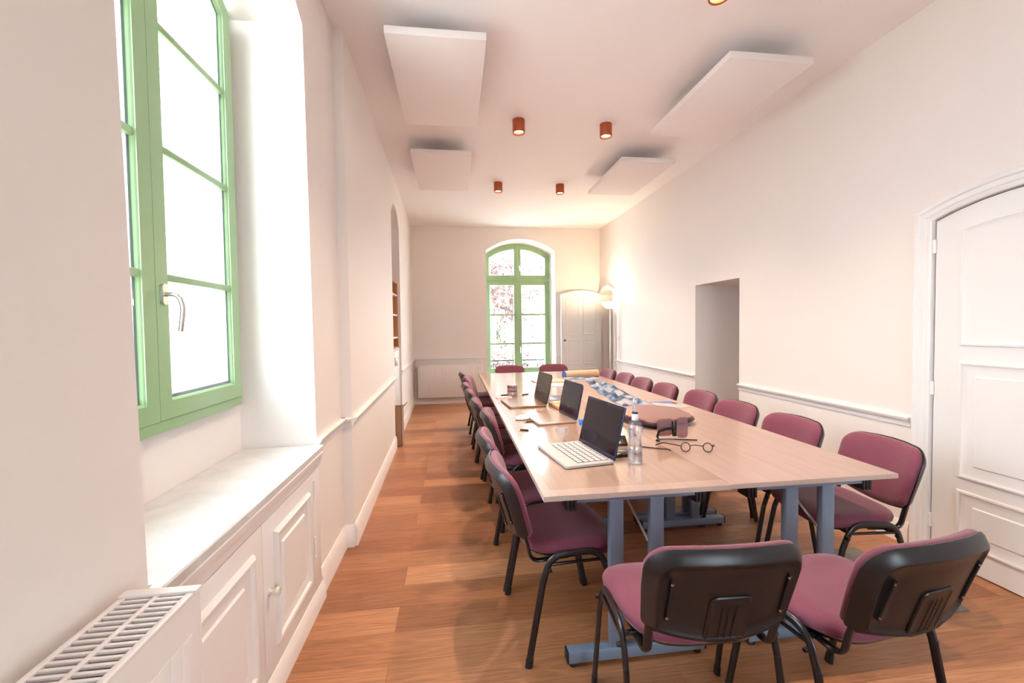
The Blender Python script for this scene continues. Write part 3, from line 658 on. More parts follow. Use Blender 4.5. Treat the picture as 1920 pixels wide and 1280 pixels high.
def chair(label):
    t = thing('conference_chair', label, 'chair', group='maroon conference chairs')
    # seat cushion
    so = []
    for k in range(40):
        a = 2 * PI * k / 40; c, s = math.cos(a), math.sin(a); e = 2 / 3.6
        x = 0.238 * math.copysign(abs(c) ** e, c); y = 0.218 * math.copysign(abs(s) ** e, s)
        so.append((x * (1 + 0.10 * y / 0.22), y))
    def seat_map(x, y, d):
        z = 0.442 + d + 0.10 * (y + 0.05) ** 2 * (1 if y < 0 else 0) - (0.7 * (y - 0.1) ** 2 if y > 0.1 else 0) - 0.10 * (0.05 - x * x) * (1 if d > 0.01 else 0)
        return (x, y + 0.012, z + 0.004)
    mb = MB(); layered(mb, so, [(0.012, 0.0), (0.0, 0.010), (-0.003, 0.026), (0.004, 0.042), (0.022, 0.053), (0.06, 0.058)], seat_map); mb.build('seat', M['fabric'], t, angle=60)
    mb = MB(); layered(mb, so, [(0.05, -0.016), (0.02, -0.012), (0.010, 0.0015), (0.014, 0.0018)], seat_map); mb.build('seat_shell', M['shell'], t, angle=60)
    # backrest: pad in front, plastic shell behind
    ol = back_outline(0.474, 0.526, 0.808, 0.085, 0.030, 0.038)
    mb = MB(); layered(mb, ol, [(0.010, 0.0), (0.004, 0.006), (0.003, 0.018), (0.012, 0.030), (0.034, 0.038), (0.07, 0.040)], back_map); mb.build('back_pad', M['fabric'], t, angle=60)
    mb = MB(); layered(mb, ol, [(0.020, 0.002), (0.0, 0.004), (-0.002, 0.0), (0.003, -0.010), (0.024, -0.030), (0.030, -0.032), (0.036, -0.029), (0.042, -0.024)], back_map); bs = mb.build('back_shell', M['shell'], t, angle=50)
    eo = rrect(0.125, 0.165, 0.022, 5, 0.0, 0.590); mb = MB()
    mb.rings([[back_map(u, v, d) for u, v in inset(eo, i)] for i, d in ((0, -0.022), (0, -0.027), (0.003, -0.030), (0.008, -0.030), (0.011, -0.0275))], False, True)
    for k in range(-1, 2): mb.tube([back_map(k * 0.020, 0.525, -0.0295), back_map(k * 0.020, 0.58, -0.0300), back_map(k * 0.020, 0.64, -0.0295)], 0.0013, n=6)
    mb.build('embossed_panel', M['shell'], bs)
    for sx in (-1, 1):
        x = sx * 0.172
        mb = MB(); pth = [back_map(x, z, -0.026) for z in (0.585, 0.615, 0.65, 0.69, 0.725)]; mb.tube(pth, 0.0030, 0.007, n=8); mb.build('slot', M['rubber'], bs)
        for z in (0.595, 0.715): 
            mb = MB(); p = back_map(x, z, -0.030); mb.cyl(p, (p[0], p[1] - 0.002, p[2]), 0.004, 8); mb.build('screw', M['chrome'], bs)
    # frame
    for sx in (-1, 1):
        x = sx * 0.252
        arc = fillet([(x, -0.148, 0.35), (x, -0.112, 0.462), (x, 0.105, 0.470), (x, 0.150, 0.35)], [0.07, 0.07], 7)
        mb = MB(); mb.tube(arc, 0.0095, 0.015, n=12, up=(1, 0, 0)); mb.build('side_rail', M['tube'], t)
        for (ya, yb) in ((-0.148, -0.213), (0.150, 0.218)):
            mb = MB(); mb.tube([(x, ya, 0.35), (x + sx * 0.004, yb, 0.012)], 0.0095, 0.015, n=12, up=(1, 0, 0)); lg = mb.build('leg', M['tube'], t)
            mb = MB(); mb.tube([(x + sx * 0.0037, yb + (ya - yb) * 0.07, 0.036), (x + sx * 0.004, yb, 0.0)], 0.0115, 0.017, n=12, up=(1, 0, 0)); mb.build('foot_cap', M['rubber'], lg)
        mb = MB(); mb.tube([(x, -0.118, 0.427), (x, 0.128, 0.427)], 0.007, 0.007, n=8); mb.build('lower_bar', M['tube'], t)
        for yb in (-0.118, 0.135):
            mb = MB(); mb.lathe([(0.007, 0), (0.009, 0.012), (0.007, 0.024)], n=10); bmesh.ops.transform(mb.bm, matrix=Matrix.Translation((x - sx * 0.004, yb, 0.408)) @ Matrix.Rotation(sx * PI/2, 4, 'Y'), verts=mb.bm.verts); mb.build('buffer', M['rubber'], t)
        xb = sx * 0.198
        mb = MB(); mb.tube(fillet([(xb, -0.02, 0.428), (xb, -0.185, 0.420), (xb + sx * 0.004, -0.202, 0.50), (xb + sx * 0.004, -0.222, 0.56)], [0.085, 0.03], 8), 0.008, 0.0145, n=12, up=(0, 0, 1)); mb.build('back_bracket', M['tube'], t)
    for yb in (-0.095, 0.115): mb = MB(); mb.tube([(-0.25, yb, 0.4275), (0.25, yb, 0.4275)], 0.0085, 0.0085, n=10); mb.build('cross_bar', M['tube'], t)
    return t
CH = []
# left side (facing +x): origin x, y, turn in degrees
for k, (x, y, a) in enumerate(((0.487, 2.035, 3), (0.465, 2.570, 1), (0.530, 3.235, -2), (0.472, 3.765, 1), (0.440, 4.34, 2), (0.415, 4.87, 1), (0.445, 5.53, -9), (0.400, 6.10, 0))):
    CH.append((x, y, a - 90, ['nearest', 'second', 'third', 'fourth', 'fifth', 'sixth', 'seventh', 'farthest'][k] + (' maroon chair along the left side of the long table' if k in (0, 7) else ' maroon chair from the camera along the left side of the long table')))
for k, (x, y, a) in enumerate(((1.985, 2.06, -5), (1.945, 2.60, 2), (1.945, 3.18, 2), (1.985, 3.76, 0), (1.925, 4.33, 0), (1.915, 4.88, 0), (1.93, 5.43, 0), (1.90, 5.98, 4))):
    CH.append((x, y, 90 + a, ['nearest', 'second', 'third', 'fourth', 'fifth', 'sixth', 'seventh', 'farthest'][k] + (' maroon chair along the right side, by the white wall' if k in (0, 7) else ' maroon chair from the camera along the right side, by the white wall')))
CH += [(0.778, 1.42, -3, 'maroon chair seen from behind at the near table end, the left one'), (1.322, 1.36, 8, 'maroon chair seen from behind at the near table end, the right one'),
       (0.882, 6.72, 180, 'maroon chair at the far table end, left one below the arched window'), (1.605, 6.74, 180, 'maroon chair at the far table end, right one beside the white door')]
c0 = None
for x, y, a, lb in CH:
    if c0 is None: t = c0 = chair(lb)
    else: t = copy_tree(c0)
    t.location = (x, y, 0); t.rotation_euler = (0, 0, math.radians(a)); t['label'] = lb

# ------------------------------------------------------------------ things on the table
def laptop(label, near_hinge, far_hinge, depth, height, tilt, mb_body, mb_lid, mb_screen, keys=False, rtop=0.008):
    """base lies toward -x of the hinge line; local x along the hinge from near to far, y away from the user"""
    a = Vector(near_hinge); b = Vector(far_hinge); w = (b - a).length; ang = math.atan2((b - a).y, (b - a).x)
    # local frame: x runs from near to far hinge, +y to the user's side (left of the hinge line)
    t = thing('laptop', label, 'laptop', (a.x, a.y, TT), ang, 'open laptops')
    mb = MB(); po = rrect(w, depth, 0.012, 4, w / 2, depth / 2)
    mb.rings([[(x, y, z) for x, y in inset(po, i)] for i, z in ((0.006, 0.0), (0.0, 0.004), (0.0, 0.014), (0.003, 0.017))]); base = mb.build('base', mb_body, t)
    if keys:
        mb = MB(); mb.box((w * 0.07, depth * 0.08, 0.0165), (w * 0.93, depth * 0.72, 0.0178)); kb = mb.build('keyboard', M['keys'], base)
        mb = MB(); nx, ny = 10, 5
        for i in range(nx):
            for j in range(ny):
                kw = w * 0.85 / nx; kd = depth * 0.63 / ny; xx = w * 0.075 + i * kw; yy = depth * 0.085 + j * kd
                mb.box((xx + 0.0036, yy + 0.0036, 0.0172), (xx + kw - 0.0036, yy + kd - 0.0036, 0.0190), 0.0008, 1)
        mb.build('keycaps', M['keycap'], base, merge=False)
        MB().box((w * 0.36, depth * 0.76, 0.0165), (w * 0.64, depth * 0.95, 0.0178), 0.0004).build('trackpad', M['silver'], base)
    rot = Matrix.Translation((0, 0.006, 0.014)) @ Matrix.Rotation(tilt, 4, 'X')
    po = rrect(w, height, rtop, 5, w / 2, height / 2)
    mb = MB(); mb.rings([[(x, yy, z) for x, z in inset(po, i)] for i, yy in ((0.003, -0.008), (0, -0.006), (0, -0.001), (0.002, 0.0))]); bmesh.ops.transform(mb.bm, matrix=rot, verts=mb.bm.verts); lid = mb.build('lid', mb_lid, t)
    mb = MB(); q = rrect(w - 0.02, height - 0.034, max(0.002, rtop - 0.008), 5, w / 2, height / 2 + 0.006); mb.rings([[(x, yy, z) for x, z in q] for yy in (-0.0005, 0.0012)]); bmesh.ops.transform(mb.bm, matrix=rot, verts=mb.bm.verts); mb.build('screen', mb_screen, lid)
    mb = MB(); mb.cyl((w * 0.12, 0.003, 0.016), (w * 0.88, 0.003, 0.016), 0.006, 10); mb.build('hinge', mb_lid, t)
    return t
laptop('open laptop with white keyboard nearest the camera, beside the water bottle', (0.778, 2.055), (0.716, 2.465), 0.262, 0.272, math.radians(14), M['silver'], M['navy'], M['screen'], True)
laptop('middle open laptop with dark screen and champagne base, behind the white keyboard one', (0.853, 2.985), (0.806, 3.34), 0.288, 0.262, math.radians(12), M['tanlap'], M['navy'], M['screen'], False, 0.03)
laptop('farthest open laptop with olive screen and bronze base, beside the round jar', (0.776, 3.64), (0.740, 4.05), 0.325, 0.262, math.radians(12), M['bronze'], M['olive'], M['olive'], False, 0.035)

bt = thing('water_bottle', 'tall clear plastic water bottle with white collar beside the nearest laptop', 'bottle', (0.884, 2.06, TT))
prof = [(0.0, 0.0), (0.030, 0.0), (0.036, 0.006), (0.0375, 0.016), (0.0360, 0.03), (0.0375, 0.046), (0.0345, 0.052), (0.0345, 0.058), (0.037, 0.064), (0.0365, 0.082), (0.0325, 0.090), (0.032, 0.118), (0.033, 0.135), (0.037, 0.146), (0.0385, 0.16), (0.0375, 0.180), (0.031, 0.200), (0.019, 0.214), (0.0145, 0.220), (0.0145, 0.235)]
MB().lathe(prof, n=40, cap0=False).build('body', M['bottle'], bt, angle=25)
MB().lathe([(r * 0.93, 0.004 + z * 0.98) for r, z in prof[:16]], n=32).build('water', M['water'], bt)
MB().lathe([(0.0150, 0.216), (0.0165, 0.219), (0.0165, 0.245), (0.0150, 0.248)], n=24).build('collar', M['cap'], bt)
MB().lathe([(0.0155, 0.248), (0.0155, 0.256), (0.012, 0.258)], n=24).build('band', M['navy'], bt)
MB().lathe([(0.0120, 0.257), (0.012, 0.285), (0.0135, 0.290), (0.0125, 0.315), (0.008, 0.325), (0.0, 0.328)], n=24).build('cap', M['crystal'], bt)

cg = thing('crystal_glass', 'small faceted clear glass on a foot before the nearest laptop', 'glass', (0.622, 2.50, TT))
MB().lathe([(0.0, 0), (0.026, 0.0), (0.026, 0.004), (0.008, 0.010), (0.007, 0.024), (0.034, 0.045), (0.043, 0.066), (0.033, 0.092), (0.028, 0.096)], n=9, cap1=False).build('bowl', M['crystal'], cg, flat=True)
MB().lathe([(0.0, 0.036), (0.026, 0.050), (0.031, 0.064), (0.0, 0.0641)], n=9).build('water', M['clear'], cg, flat=True)

jr = thing('round_jar', 'round metal and glass jar standing by the farthest laptop', 'jar', (0.565, 4.30, TT))
MB().lathe([(0.0, 0), (0.050, 0), (0.052, 0.006), (0.052, 0.036), (0.048, 0.042)], n=28).build('base', M['tin'], jr)
MB().lathe([(0.046, 0.042), (0.050, 0.05), (0.050, 0.078), (0.046, 0.084)], n=28).build('glass_body', M['lens'], jr)
MB().lathe([(0.048, 0.084), (0.052, 0.087), (0.052, 0.106), (0.047, 0.112), (0, 0.113)], n=28).build('lid', M['tin'], jr)
def pen(label, a, b, z=TT, r=0.0055, mt='blackg'):
    a = Vector((*a, z + r)); b = Vector((*b, z + r)); d = (b - a).normalized(); rz = math.atan2(d.y, d.x); ln = (b - a).length
    t = thing('pen', label, 'pen', (a.x, a.y, z), rz, 'pens on the table')
    MB().cyl((0.018, 0, r), (ln, 0, r), r, 12).build('barrel', M[mt], t); MB().cyl((0, 0, r), (0.018, 0, r), r * 0.2, 12, r).build('tip', M['chrome'], t)
pen('black pen lying left of the round jar', (0.435, 4.33), (0.525, 4.345)); pen('black pen lying between round jar and farthest laptop', (0.645, 4.30), (0.735, 4.36))
pen('black pen lying on the near side of the white mouse', (0.482, 3.075), (0.562, 3.08)); pen('dark pen lying at the left table edge before the crystal glass', (0.405, 2.845), (0.475, 2.82))
ph = thing('smartphone', 'white smartphone lying flat beside the round jar', 'phone', (0.47, 4.215, TT), 0.1)
MB().prism(rrect(0.15, 0.08, 0.012), 0.0, 0.008).build('body', M['paper'], ph); MB().prism(rrect(0.14, 0.07, 0.006), 0.008, 0.009).build('screen', M['silver'], ph)
ms = thing('computer_mouse', 'white computer mouse left of the middle laptop', 'mouse', (0.492, 3.18, TT), 0.15)
mb = MB()
mo = [(0.055 * math.copysign(abs(math.cos(a)) ** 0.8, math.cos(a)), 0.034 * math.copysign(abs(math.sin(a)) ** 0.8, math.sin(a))) for a in [2 * PI * k / 28 for k in range(28)]]
R = mb.rings([[(x * s, y * s, z) for x, y in mo] for s, z in ((0.96, 0.004), (1.0, 0.010), (0.97, 0.018), (0.85, 0.026), (0.6, 0.031), (0.3, 0.033))], True, False); mb.fan(R[-1], (0, 0, 0.0335)); mb.build('shell', M['paper'], ms, angle=60)
MB().prism([(x * 0.97, y * 0.97) for x, y in mo], 0.0, 0.0045).build('base', M['blackg'], ms)
MB().cyl((0.032, -0.004, 0.026), (0.032, 0.004, 0.026), 0.006, 12).build('wheel', M['rubber'], ms)

# black chargers behind the near laptop
t = thing('black_charger', 'black charger block behind the nearest laptop screen', 'charger', (0.875, 2.20, TT), 0.1)
MB().box((-0.055, -0.04, 0), (0.055, 0.04, 0.022), 0.006).build('brick', M['blackg'], t); MB().tube(fillet([(0.05, 0.02, 0.01), (0.09, 0.04, 0.01), (0.12, 0.08, 0.005), (0.15, 0.12, 0.005)], 0.03), 0.0032, n=8).build('cable', M['rubber'], t)
t = thing('black_wallet', 'black folded wallet standing open beyond the charger block', 'wallet', (0.925, 2.40, TT), -0.1)
mb = MB(); mb.box((-0.05, -0.035, 0), (0.05, 0.035, 0.007), 0.003); mb.build('cover', M['blackg'], t)
mb = MB(); mb.box((-0.05, 0, 0), (0.05, 0.07, 0.006), 0.002); bmesh.ops.transform(mb.bm, matrix=Matrix.Translation((0, -0.033, 0.006)) @ Matrix.Rotation(0.55, 4, 'X'), verts=mb.bm.verts); mb.build('flap', M['blackg'], t)
bc = thing('bottle_cap', 'bright blue screw cap by the base of the middle laptop', 'cap', (0.872, 2.945, TT)); MB().lathe([(0.0, 0), (0.019, 0), (0.02, 0.004), (0.02, 0.030), (0.017, 0.036), (0, 0.037)], n=24).build('cap', M['blue'], bc); MB().lathe([(0.0205, 0.004), (0.0215, 0.006), (0.0215, 0.010), (0.0205, 0.012)], n=24).build('seal_ring', M['blue'], bc)

# maroon case
mc = thing('padded_case', 'large maroon padded case with rounded edge on the right table half', 'case', (0, 0, TT))
def smooth_poly(pts, r=0.06, n=6):
    P = [Vector(p) for p in pts]; o = []
    for i in range(len(P)):
        a, b, c = P[i - 1], P[i], P[(i + 1) % len(P)]; d1 = a - b; d2 = c - b; q = min(r, d1.length * 0.45, d2.length * 0.45)
        p1 = b + d1.normalized() * q; p2 = b + d2.normalized() * q
        for k in range(n + 1): s = k / n; o.append(tuple(p1 * (1-s)**2 + b * 2*s*(1-s) + p2 * s*s))
    return o
mp_ = smooth_poly([(1.17, 2.93), (1.27, 2.665), (1.64, 2.775), (1.70, 3.16), (1.48, 3.32), (1.22, 3.22)], 0.09)
mb = MB(); mb.rings([[(x, y, z) for x, y in inset(mp_, i)] for i, z in ((0.07, 0.0), (0.025, 0.012), (0.004, 0.026), (0.0, 0.036), (0.003, 0.046), (0.012, 0.053))]); mb.build('body', M['maroonc'], mc, angle=60)
mb = MB(); mb.rings([[(x, y, z) for x, y in inset(mp_, i)] for i, z in ((0.013, 0.0525), (0.014, 0.0555), (0.02, 0.0565))]); mb.build('top_sheen', M['maroont'], mc, angle=40)  # paler pink top layer paints the sheen on the case
mb = MB(); mb.tube([(x, y, 0.0365) for x, y in inset(mp_, -0.001)], 0.002, n=6); mb.build('zip', M['rubber'], mc)

# patterned cloth
sc = tag(MB().build('tmp', M['scarf']), 'crumpled cloth with blue and white pattern on the right table half', 'cloth'); sc.name = 'patterned_cloth'
bm = bmesh.new(); nx, ny = 26, 70; G = []
for i in range(nx + 1):
    row = []
    for j in range(ny + 1):
        u = i / nx; v = j / ny
        xl = 1.40 + 0.05 * v + 0.15 * v * v; xr = 1.66 + 0.14 * v; x = xl + (xr - xl) * u + 0.010 * math.sin(v * 23); yy = 3.45 + 1.72 * v + 0.05 * math.sin(u * 5) + 0.03 * math.sin(u * 17)
        e = min(1, 6 * min(u, 1 - u, v * 2, (1 - v) * 2))
        z = 0.004 + e * (0.016 + 0.010 * math.sin(17 * u + 9 * v) + 0.010 * math.sin(31 * v - 8 * u) + 0.006 * math.sin(53 * v + 29 * u))
        row.append(bm.verts.new((x, yy, max(0.003, z))))
    G.append(row)
for i in range(nx):
    for j in range(ny): f = bm.faces.new([G[i][j], G[i+1][j], G[i+1][j+1], G[i][j+1]]); f.smooth = True
ext = bmesh.ops.solidify(bm, geom=list(bm.faces), thickness=0.0025)
bmesh.ops.recalc_face_normals(bm, faces=bm.faces); bm.to_mesh(sc.data); bm.free(); sc.location = (0, 0, TT)
fl = thing('reflection_sheet', 'pale sheet painted as a table reflection between patterned cloth and maroon case', 'painted reflection', (1.815, 3.52, TT), 0.05)
MB().box((-0.11, -0.15, 0.0005), (0.11, 0.15, 0.004), 0.001).build('sheet', glass_mat('whitish_reflection', (0.9, 0.9, 0.92), 0.2, (0.72, 0.70, 0.74), 0.45), fl); MB().box((-0.11, 0.145, 0.0005), (0.11, 0.155, 0.005), 0.001).build('edge_strip', M['blue'], fl)  # whitish translucent sheet stands in for a reflection on the tabletop

# kraft roll on a blue magazine pile
rl = thing('paper_roll', 'brown kraft paper roll lying at the far right of the table', 'paper roll', (1.66, 5.62, TT))
axis = Vector((0.245, 0.055, 0)); mb = MB()
mb.cyl(Vector((0, 0, 0.052)) - axis, Vector((0, 0, 0.052)) + axis, 0.051, 28); mb.build('paper', M['kraft'], rl)
mb = MB(); c = Vector((0, 0, 0.052)) - axis; d = axis.normalized(); mb.cyl(c - d * 0.002, c + d * 0.012, 0.0525, 28); mb.build('wrapper_end', M['blue'], rl)
for k, (dx, dy, rz, col, lb) in enumerate(((1.60, 5.385, 0.16, 'scarf', 'blue and white magazine lying before the kraft paper roll'), (1.17, 5.36, 0.05, 'kraft', 'brown paper folder lying between kraft roll and olive laptop'), (1.10, 5.02, -0.12, 'paper', 'white sheet of paper lying behind the middle laptop'))):
    t = thing(('magazine', 'paper_folder', 'paper_sheet')[k], lb, ('magazine', 'folder', 'paper')[k], (dx, dy, TT), rz)
    h = (0.024, 0.010, 0.002)[k]
    MB().box((-0.20, -0.13, 0), (0.20, 0.13, h), 0.0008).build('pages', M['paper'], t); MB().box((-0.203, -0.133, h), (0.203, 0.133, h + 0.002), 0.0008).build('cover', M[col], t)
bx = thing('leather_pouch', 'tan leather pouch between the farthest and middle laptops', 'pouch', (0.905, 3.62, TT), 0.1)
MB().box((-0.085, -0.13, 0), (0.085, 0.13, 0.030), 0.010, 3).build('body', M['tan'], bx); MB().box((-0.07, -0.02, 0.0295), (0.07, 0.11, 0.035), 0.002).build('flap', M['tan'], bx)
bx2 = thing('maroon_notebook', 'maroon notebook lying behind the tan leather pouch', 'notebook', (0.985, 3.98, TT), -0.2)
MB().box((-0.11, -0.15, 0), (0.11, 0.15, 0.018), 0.002).build('cover', M['maroonc'], bx2); MB().box((-0.105, -0.152, 0.003), (0.108, 0.148, 0.015)).build('pages', M['paper'], bx2)

# spectacles
def ring_pts(c, ru, rv, U, V, n=24): return [Vector(c) + Vector(U) * (ru * math.cos(2 * PI * k / n)) + Vector(V) * (rv * math.sin(2 * PI * k / n)) for k in range(n + 1)]
g = thing('round_spectacles', 'thin black round spectacles lying right of the bottle', 'glasses', (1.285, 2.175, TT), 0.0)
for cx, cy, k in ((-0.055, 0.025, 0), (0.055, -0.005, 1)):
    U = Vector((0.96, -0.2, 0)); V = Vector((0.12, 0.35, 0.93)).normalized(); c = Vector((cx, cy, 0.0255))
    rm = MB().tube(ring_pts(c, 0.0245, 0.0235, U, V), 0.0030, n=8).build('rim', M['iron'], g)
    mb = MB(); mb.rings([[p for p in ring_pts(c, 0.0232, 0.0222, U, V)[:-1]], [p + Vector((0.0, 0.0015, 0)) for p in ring_pts(c, 0.0232, 0.0222, U, V)[:-1]]]); mb.build('lens', M['clear'], rm)
MB().tube([(-0.031, 0.021, 0.032), (-0.005, 0.018, 0.036), (0.031, 0.001, 0.032)], 0.0028, n=8).build('bridge', M['iron'], g)
MB().tube(fillet([(-0.079, 0.030, 0.030), (-0.084, 0.036, 0.032), (-0.14, 0.12, 0.03), (-0.165, 0.15, 0.008)], 0.02), 0.0034, n=8).build('temple', M['iron'], g)
MB().tube(fillet([(0.079, -0.009, 0.030), (0.098, 0.0, 0.032), (0.10, 0.02, 0.030)], 0.008), 0.0036, n=8).build('temple', M['iron'], g)
g = thing('spectacles_arm', 'loose thin black spectacle arm lying beside the bottle', 'glasses arm', (1.09, 2.30, TT))
MB().tube(fillet([(-0.075, 0.035, 0.004), (0.03, -0.035, 0.004), (0.066, -0.052, 0.0045), (0.068, -0.074, 0.0045)], 0.02), 0.0032, n=8).build('arm', M['iron'], g); MB().lathe([(0.0045, 0), (0.005, 0.005), (0.003, 0.009)], (-0.075, 0.035, 0), 10).build('hinge', M['iron'], g)
g = thing('sunglasses', 'oversized sunglasses with mauve lenses and thick black arm beside the maroon case', 'sunglasses', (1.305, 2.47, TT), 0.05)
for u0, u1, bend, h, z0 in ((-0.105, -0.008, 0.0, 0.105, 0.018), (0.012, 0.082, -0.02, 0.125, 0.006)):
    mb = MB(); pts = rrect(u1 - u0, h, 0.02, 5, (u0 + u1) / 2, z0 + h / 2); q = lambda x, z, d: (x, bend + d + 2.0 * (x - (u0 + u1) / 2) ** 2, z)
    mb.rings([[q(x, z, 0) for x, z in pts], [q(x, z, 0.003) for x, z in pts]]); mb.build('lens', M['lens'], g)
MB().tube([(-0.106, 0.004, 0.014), (-0.10, -0.004, 0.05), (-0.05, -0.006, 0.062), (0.0, -0.006, 0.066)], 0.008, n=10).build('temple', M['blackg'], g)
MB().box((-0.010, -0.014, 0.014), (0.014, 0.010, 0.105), 0.006).build('bridge', M['blackg'], g)
MB().tube(fillet([(-0.13, -0.06, 0.006), (-0.115, -0.04, 0.012), (-0.04, -0.06, 0.012), (0.10, -0.085, 0.006)], 0.02), 0.004, n=8).build('temple', M['blackg'], g)
MB().tube(fillet([(-0.106, 0.004, 0.016), (-0.112, -0.02, 0.010), (-0.135, -0.045, 0.008)], 0.01), 0.007, n=8).build('temple_tip', M['blackg'], g)

# ------------------------------------------------------------------ far corner and alcove furniture
lp = thing('floor_lamp', 'lit torchiere floor lamp with white glass bowl in the far right corner', 'lamp', (2.735, 7.42, 0))
MB().lathe([(0, 0), (0.12, 0), (0.12, 0.012), (0.10, 0.022), (0.02, 0.03), (0.0, 0.03)], n=32).build('base', M['chrome'], lp)
MB().cyl((0, 0, 0.025), (0, 0, 1.73), 0.013, 14).build('pole', M['chrome'], lp)
MB().lathe([(0.0, 1.715), (0.045, 1.718), (0.06, 1.728), (0.045, 1.735)], n=24).build('bowl_holder', M['chrome'], lp)
MB().lathe([(0.05, 1.730), (0.095, 1.755), (0.138, 1.80), (0.163, 1.85), (0.158, 1.85), (0.132, 1.804), (0.09, 1.762), (0.05, 1.738)], n=36, cap0=False, cap1=False).build('bowl', M['bowl'], lp)
MB().lathe([(0.0, 1.76), (0.03, 1.77), (0.032, 1.79), (0.02, 1.81), (0, 1.815)], n=20).build('bulb', mat('lit_bulb', (1, 1, 1), 0.5, emit=(1, 0.85, 0.62), estr=12), lp)
l = bpy.data.lights.new('bowl_light', 'POINT'); l.energy = TORCH_W; l.color = (1.0, 0.78, 0.5); l.shadow_soft_size = 0.05
o = bpy.data.objects.new('bowl_light', l); COL.objects.link(o); o.parent = lp; o.location = (0, 0, 1.862)
sw = thing('light_switch', 'small white light switch on the right wall near the floor lamp', 'switch', (XR, 7.37, 1.225))
MB().box((-0.010, -0.042, -0.042), (0, 0.042, 0.042), 0.004).build('plate', M['white'], sw); MB().box((-0.014, -0.022, -0.03), (-0.009, 0.022, 0.03), 0.002).build('rocker', M['white'], sw)

bk = thing('bookcase', 'orange pine wall shelf inside the arched alcove on the left wall', 'shelf', (0, 0, 0))
X0, X1 = -1.10, -0.765
MB().box((X0, 6.165, 1.165), (X1, 6.19, 2.06), 0.002).build('side_panel', M['shelf'], bk); MB().box((X0, 5.40, 1.165), (X1, 5.425, 2.06), 0.002).build('side_panel', M['shelf'], bk)
MB().box((X0 - 0.01, 5.40, 1.165), (X0, 6.19, 2.06)).build('back_panel', M['shelf'], bk)
for z in (1.165, 1.30, 1.60, 1.87, 2.04): MB().box((X0, 5.425, z), (X1 - 0.004, 6.165, z + 0.02), 0.002).build('shelf', M['trim'] if z < 2 and z > 1.2 else M['shelf'], bk)
cb = thing('low_cabinet', 'pale cabinet with double doors under the alcove shelf', 'cabinet', (0, 0, 0))
MB().box((-1.10, 5.40, 0.05), (-0.775, 6.19, 1.145), 0.003).build('carcass', M['white'], cb); MB().box((-1.09, 5.42, 0.0), (-0.80, 6.17, 0.05)).build('plinth', M['trim'], cb)
MB().box((-1.11, 5.39, 1.145), (-0.755, 6.195, 1.165), 0.003).build('worktop', M['trim'], cb)
for a, b, hy in ((5.405, 5.793, 5.74), (5.797, 6.185, 5.85)):
    d = MB().box((-0.775, a, 0.06), (-0.757, b, 1.14), 0.003).build('door', M['white'], cb); MB().box((-0.757, hy - 0.012, 0.95), (-0.740, hy + 0.012, 1.06), 0.004).build('handle', M['chrome'], d)
cbx = thing('cardboard_box', 'tall brown cardboard box with open flap at the alcove foot', 'box', (-0.70, 5.50, 0))
mb = MB(); w_, d_, h_, t_ = 0.052, 0.10, 0.47, 0.005
mb.box((-w_, -d_, 0), (w_, d_, t_)); mb.box((-w_, -d_, 0), (-w_ + t_, d_, h_)); mb.box((w_ - t_, -d_, 0), (w_, d_, h_)); mb.box((-w_, -d_, 0), (w_, -d_ + t_, h_)); mb.box((-w_, d_ - t_, 0), (w_, d_, h_)); mb.build('body', M['card'], cbx, merge=False)
mb = MB(); mb.box((0, -d_, 0), (0.075, d_, 0.004)); bmesh.ops.transform(mb.bm, matrix=Matrix.Translation((w_ - 0.003, 0, h_ - 0.012)) @ Matrix.Rotation(-0.75, 4, 'Y'), verts=mb.bm.verts); mb.build('flap', M['card'], cbx)
mb = MB(); mb.box((2.25, 1.80, 0.0), (2.50, 2.42, 0.010), 0.003); tag(mb.build('door_mat', M['mat_']), 'speckled grey door mat on the floor before the near right door', 'mat')

# ------------------------------------------------------------------ outside the windows
mb = MB(); mb.box((-40, -30, -0.75), (40, 60, -0.7)); struct(mb.build('ground', M['bounce_ground']))  # ground made pale to bounce skylight up onto the ceiling
rg = thing('iron_railing', 'dark wrought iron window railing outside the arched window', 'railing', (1.26, 8.80, 0))
MB().box((-0.68, -0.012, 0.745), (0.68, 0.012, 0.765)).build('top_rail', M['iron'], rg); MB().box((-0.68, -0.01, 0.50), (0.68, 0.01, 0.515)).build('bottom_rail', M['iron'], rg)
for k in range(4):
    cx = -0.48 + k * 0.32; mb = MB()
    for s in (-1, 1):
        pts = [(cx + s * (0.012 + 0.11 * (q / 14)) * math.cos(0.25 * q - 0.9), 0, 0.62 + 0.10 * (q / 14) * math.sin(0.32 * q - 1.2)) for q in range(15)]
        mb.tube(pts, 0.005, n=6)
        for q in range(3): mb.tube([(cx + s * 0.05, 0, 0.60), (cx + s * (0.05 + 0.02 * (q - 1)), 0, 0.66 + 0.015 * q)], 0.004, n=6)
    mb.tube([(cx, 0, 0.51), (cx, 0, 0.75)], 0.005, n=6); mb.build('scroll', M['iron'], rg, merge=False)
for x in (-0.66, 0.66): MB().box((x - 0.01, -0.16, 0.735), (x + 0.01, 0.01, 0.755)).build('wall_fixing', M['iron'], rg)
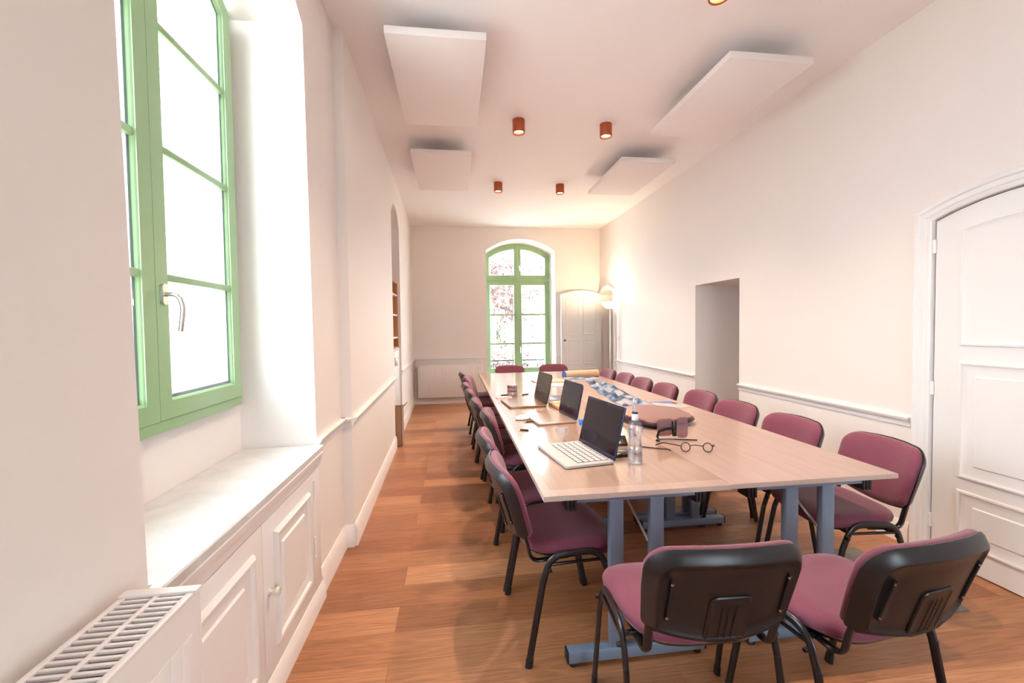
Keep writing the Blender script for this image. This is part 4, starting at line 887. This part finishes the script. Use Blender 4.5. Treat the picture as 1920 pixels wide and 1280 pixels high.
def tree(label, loc, h, rad_, mt, seed, n=1500, leaf=0.10):
    rnd = random.Random(seed); t = thing('garden_tree', label, 'tree', loc, group='trees in the garden')
    mb = MB(); mb.tube([(0, 0, 0), (0.05, 0.02, h * 0.4), (-0.03, 0.04, h * 0.8)], 0.09, n=8)
    for k in range(7):
        a = rnd.uniform(0, 2 * PI); z = h * rnd.uniform(0.3, 0.6); mb.tube([(0.03, 0.02, z), (rad_ * 0.4 * math.cos(a), rad_ * 0.4 * math.sin(a), z + h * 0.15), (rad_ * 0.8 * math.cos(a), rad_ * 0.8 * math.sin(a), z + h * 0.25)], 0.025, n=6)
    mb.build('trunk', M['bark'], t, merge=False)
    mb = MB()
    blobs = [(rnd.uniform(-1, 1) * rad_ * 0.7, rnd.uniform(-1, 1) * rad_ * 0.7, h * rnd.uniform(0.35, 0.95), rad_ * rnd.uniform(0.3, 0.5)) for _ in range(16)]
    for k in range(n):
        bx_, by_, bz_, br_ = rnd.choice(blobs); d = Vector((rnd.gauss(0, 1), rnd.gauss(0, 1), rnd.gauss(0, 1))).normalized() * br_ * rnd.uniform(0.5, 1.05); c = Vector((bx_, by_, bz_)) + d
        u = Vector((rnd.gauss(0, 1), rnd.gauss(0, 1), rnd.gauss(0, 1))).normalized(); w = u.orthogonal().normalized(); s = leaf * rnd.uniform(0.6, 1.2)
        mb.f([mb.v(c - u * s), mb.v(c + w * s * 0.45), mb.v(c + u * s), mb.v(c - w * s * 0.45)])
    mb.build('foliage', M[mt], t, merge=False)
tree('red leaved garden tree seen through the left panes of the arched window', (1.45, 16.5, -0.7), 5.6, 2.0, 'leafr', 3, 5200, 0.11)
tree('green garden tree seen low through the left panes of the arched window', (2.0, 20.5, -0.7), 3.6, 1.8, 'leafg', 5, 4200, 0.12)
tree('olive garden tree seen high through the right panes of the arched window', (4.1, 24.0, -0.7), 7.4, 2.2, 'leafo', 9, 3000, 0.13)
tree('low rusty garden bush seen through the lower panes of the arched window', (2.0, 14.0, -0.7), 1.9, 1.4, 'leafr', 12, 2600, 0.08)
hs = thing('white_house', 'white house across the garden seen through the right panes', 'house', (5.6, 30, -0.7))
MB().box((-0.75, 0, 0), (5, 6, 3.3)).build('wall', M['house'], hs); 
mb = MB(); mb.rings([[(-1.0, -0.3, 3.3), (5.3, -0.3, 3.3), (5.3, 6.3, 3.3), (-1.0, 6.3, 3.3)], [(-1.0, 3, 4.6), (5.3, 3, 4.6), (5.3, 3.05, 4.6), (-1.0, 3.05, 4.6)]]); mb.build('roof', M['roof'], hs)
MB().box((-0.28, -0.03, 1.30), (0.10, 0.05, 1.80)).build('window', M['iron'], hs)
sh = thing('white_shutter', 'white folded shutter leaf outside the left window', 'shutter', (-1.120, 2.365, 0))
mb = MB(); mb.box((-0.62, 0.0, 1.1), (-0.02, 0.035, 2.95), 0.004); mb.build('leaf', M['shutter'], sh)
for z in (1.3, 2.0, 2.7): MB().box((-0.60, -0.02, z), (-0.03, 0.0, z + 0.09), 0.004).build('batten', M['shutter'], sh)
for z in (1.45, 2.62): MB().box((-0.06, -0.035, z), (0.006, -0.0, z + 0.05), 0.004).build('hinge', M['gasket'], sh)
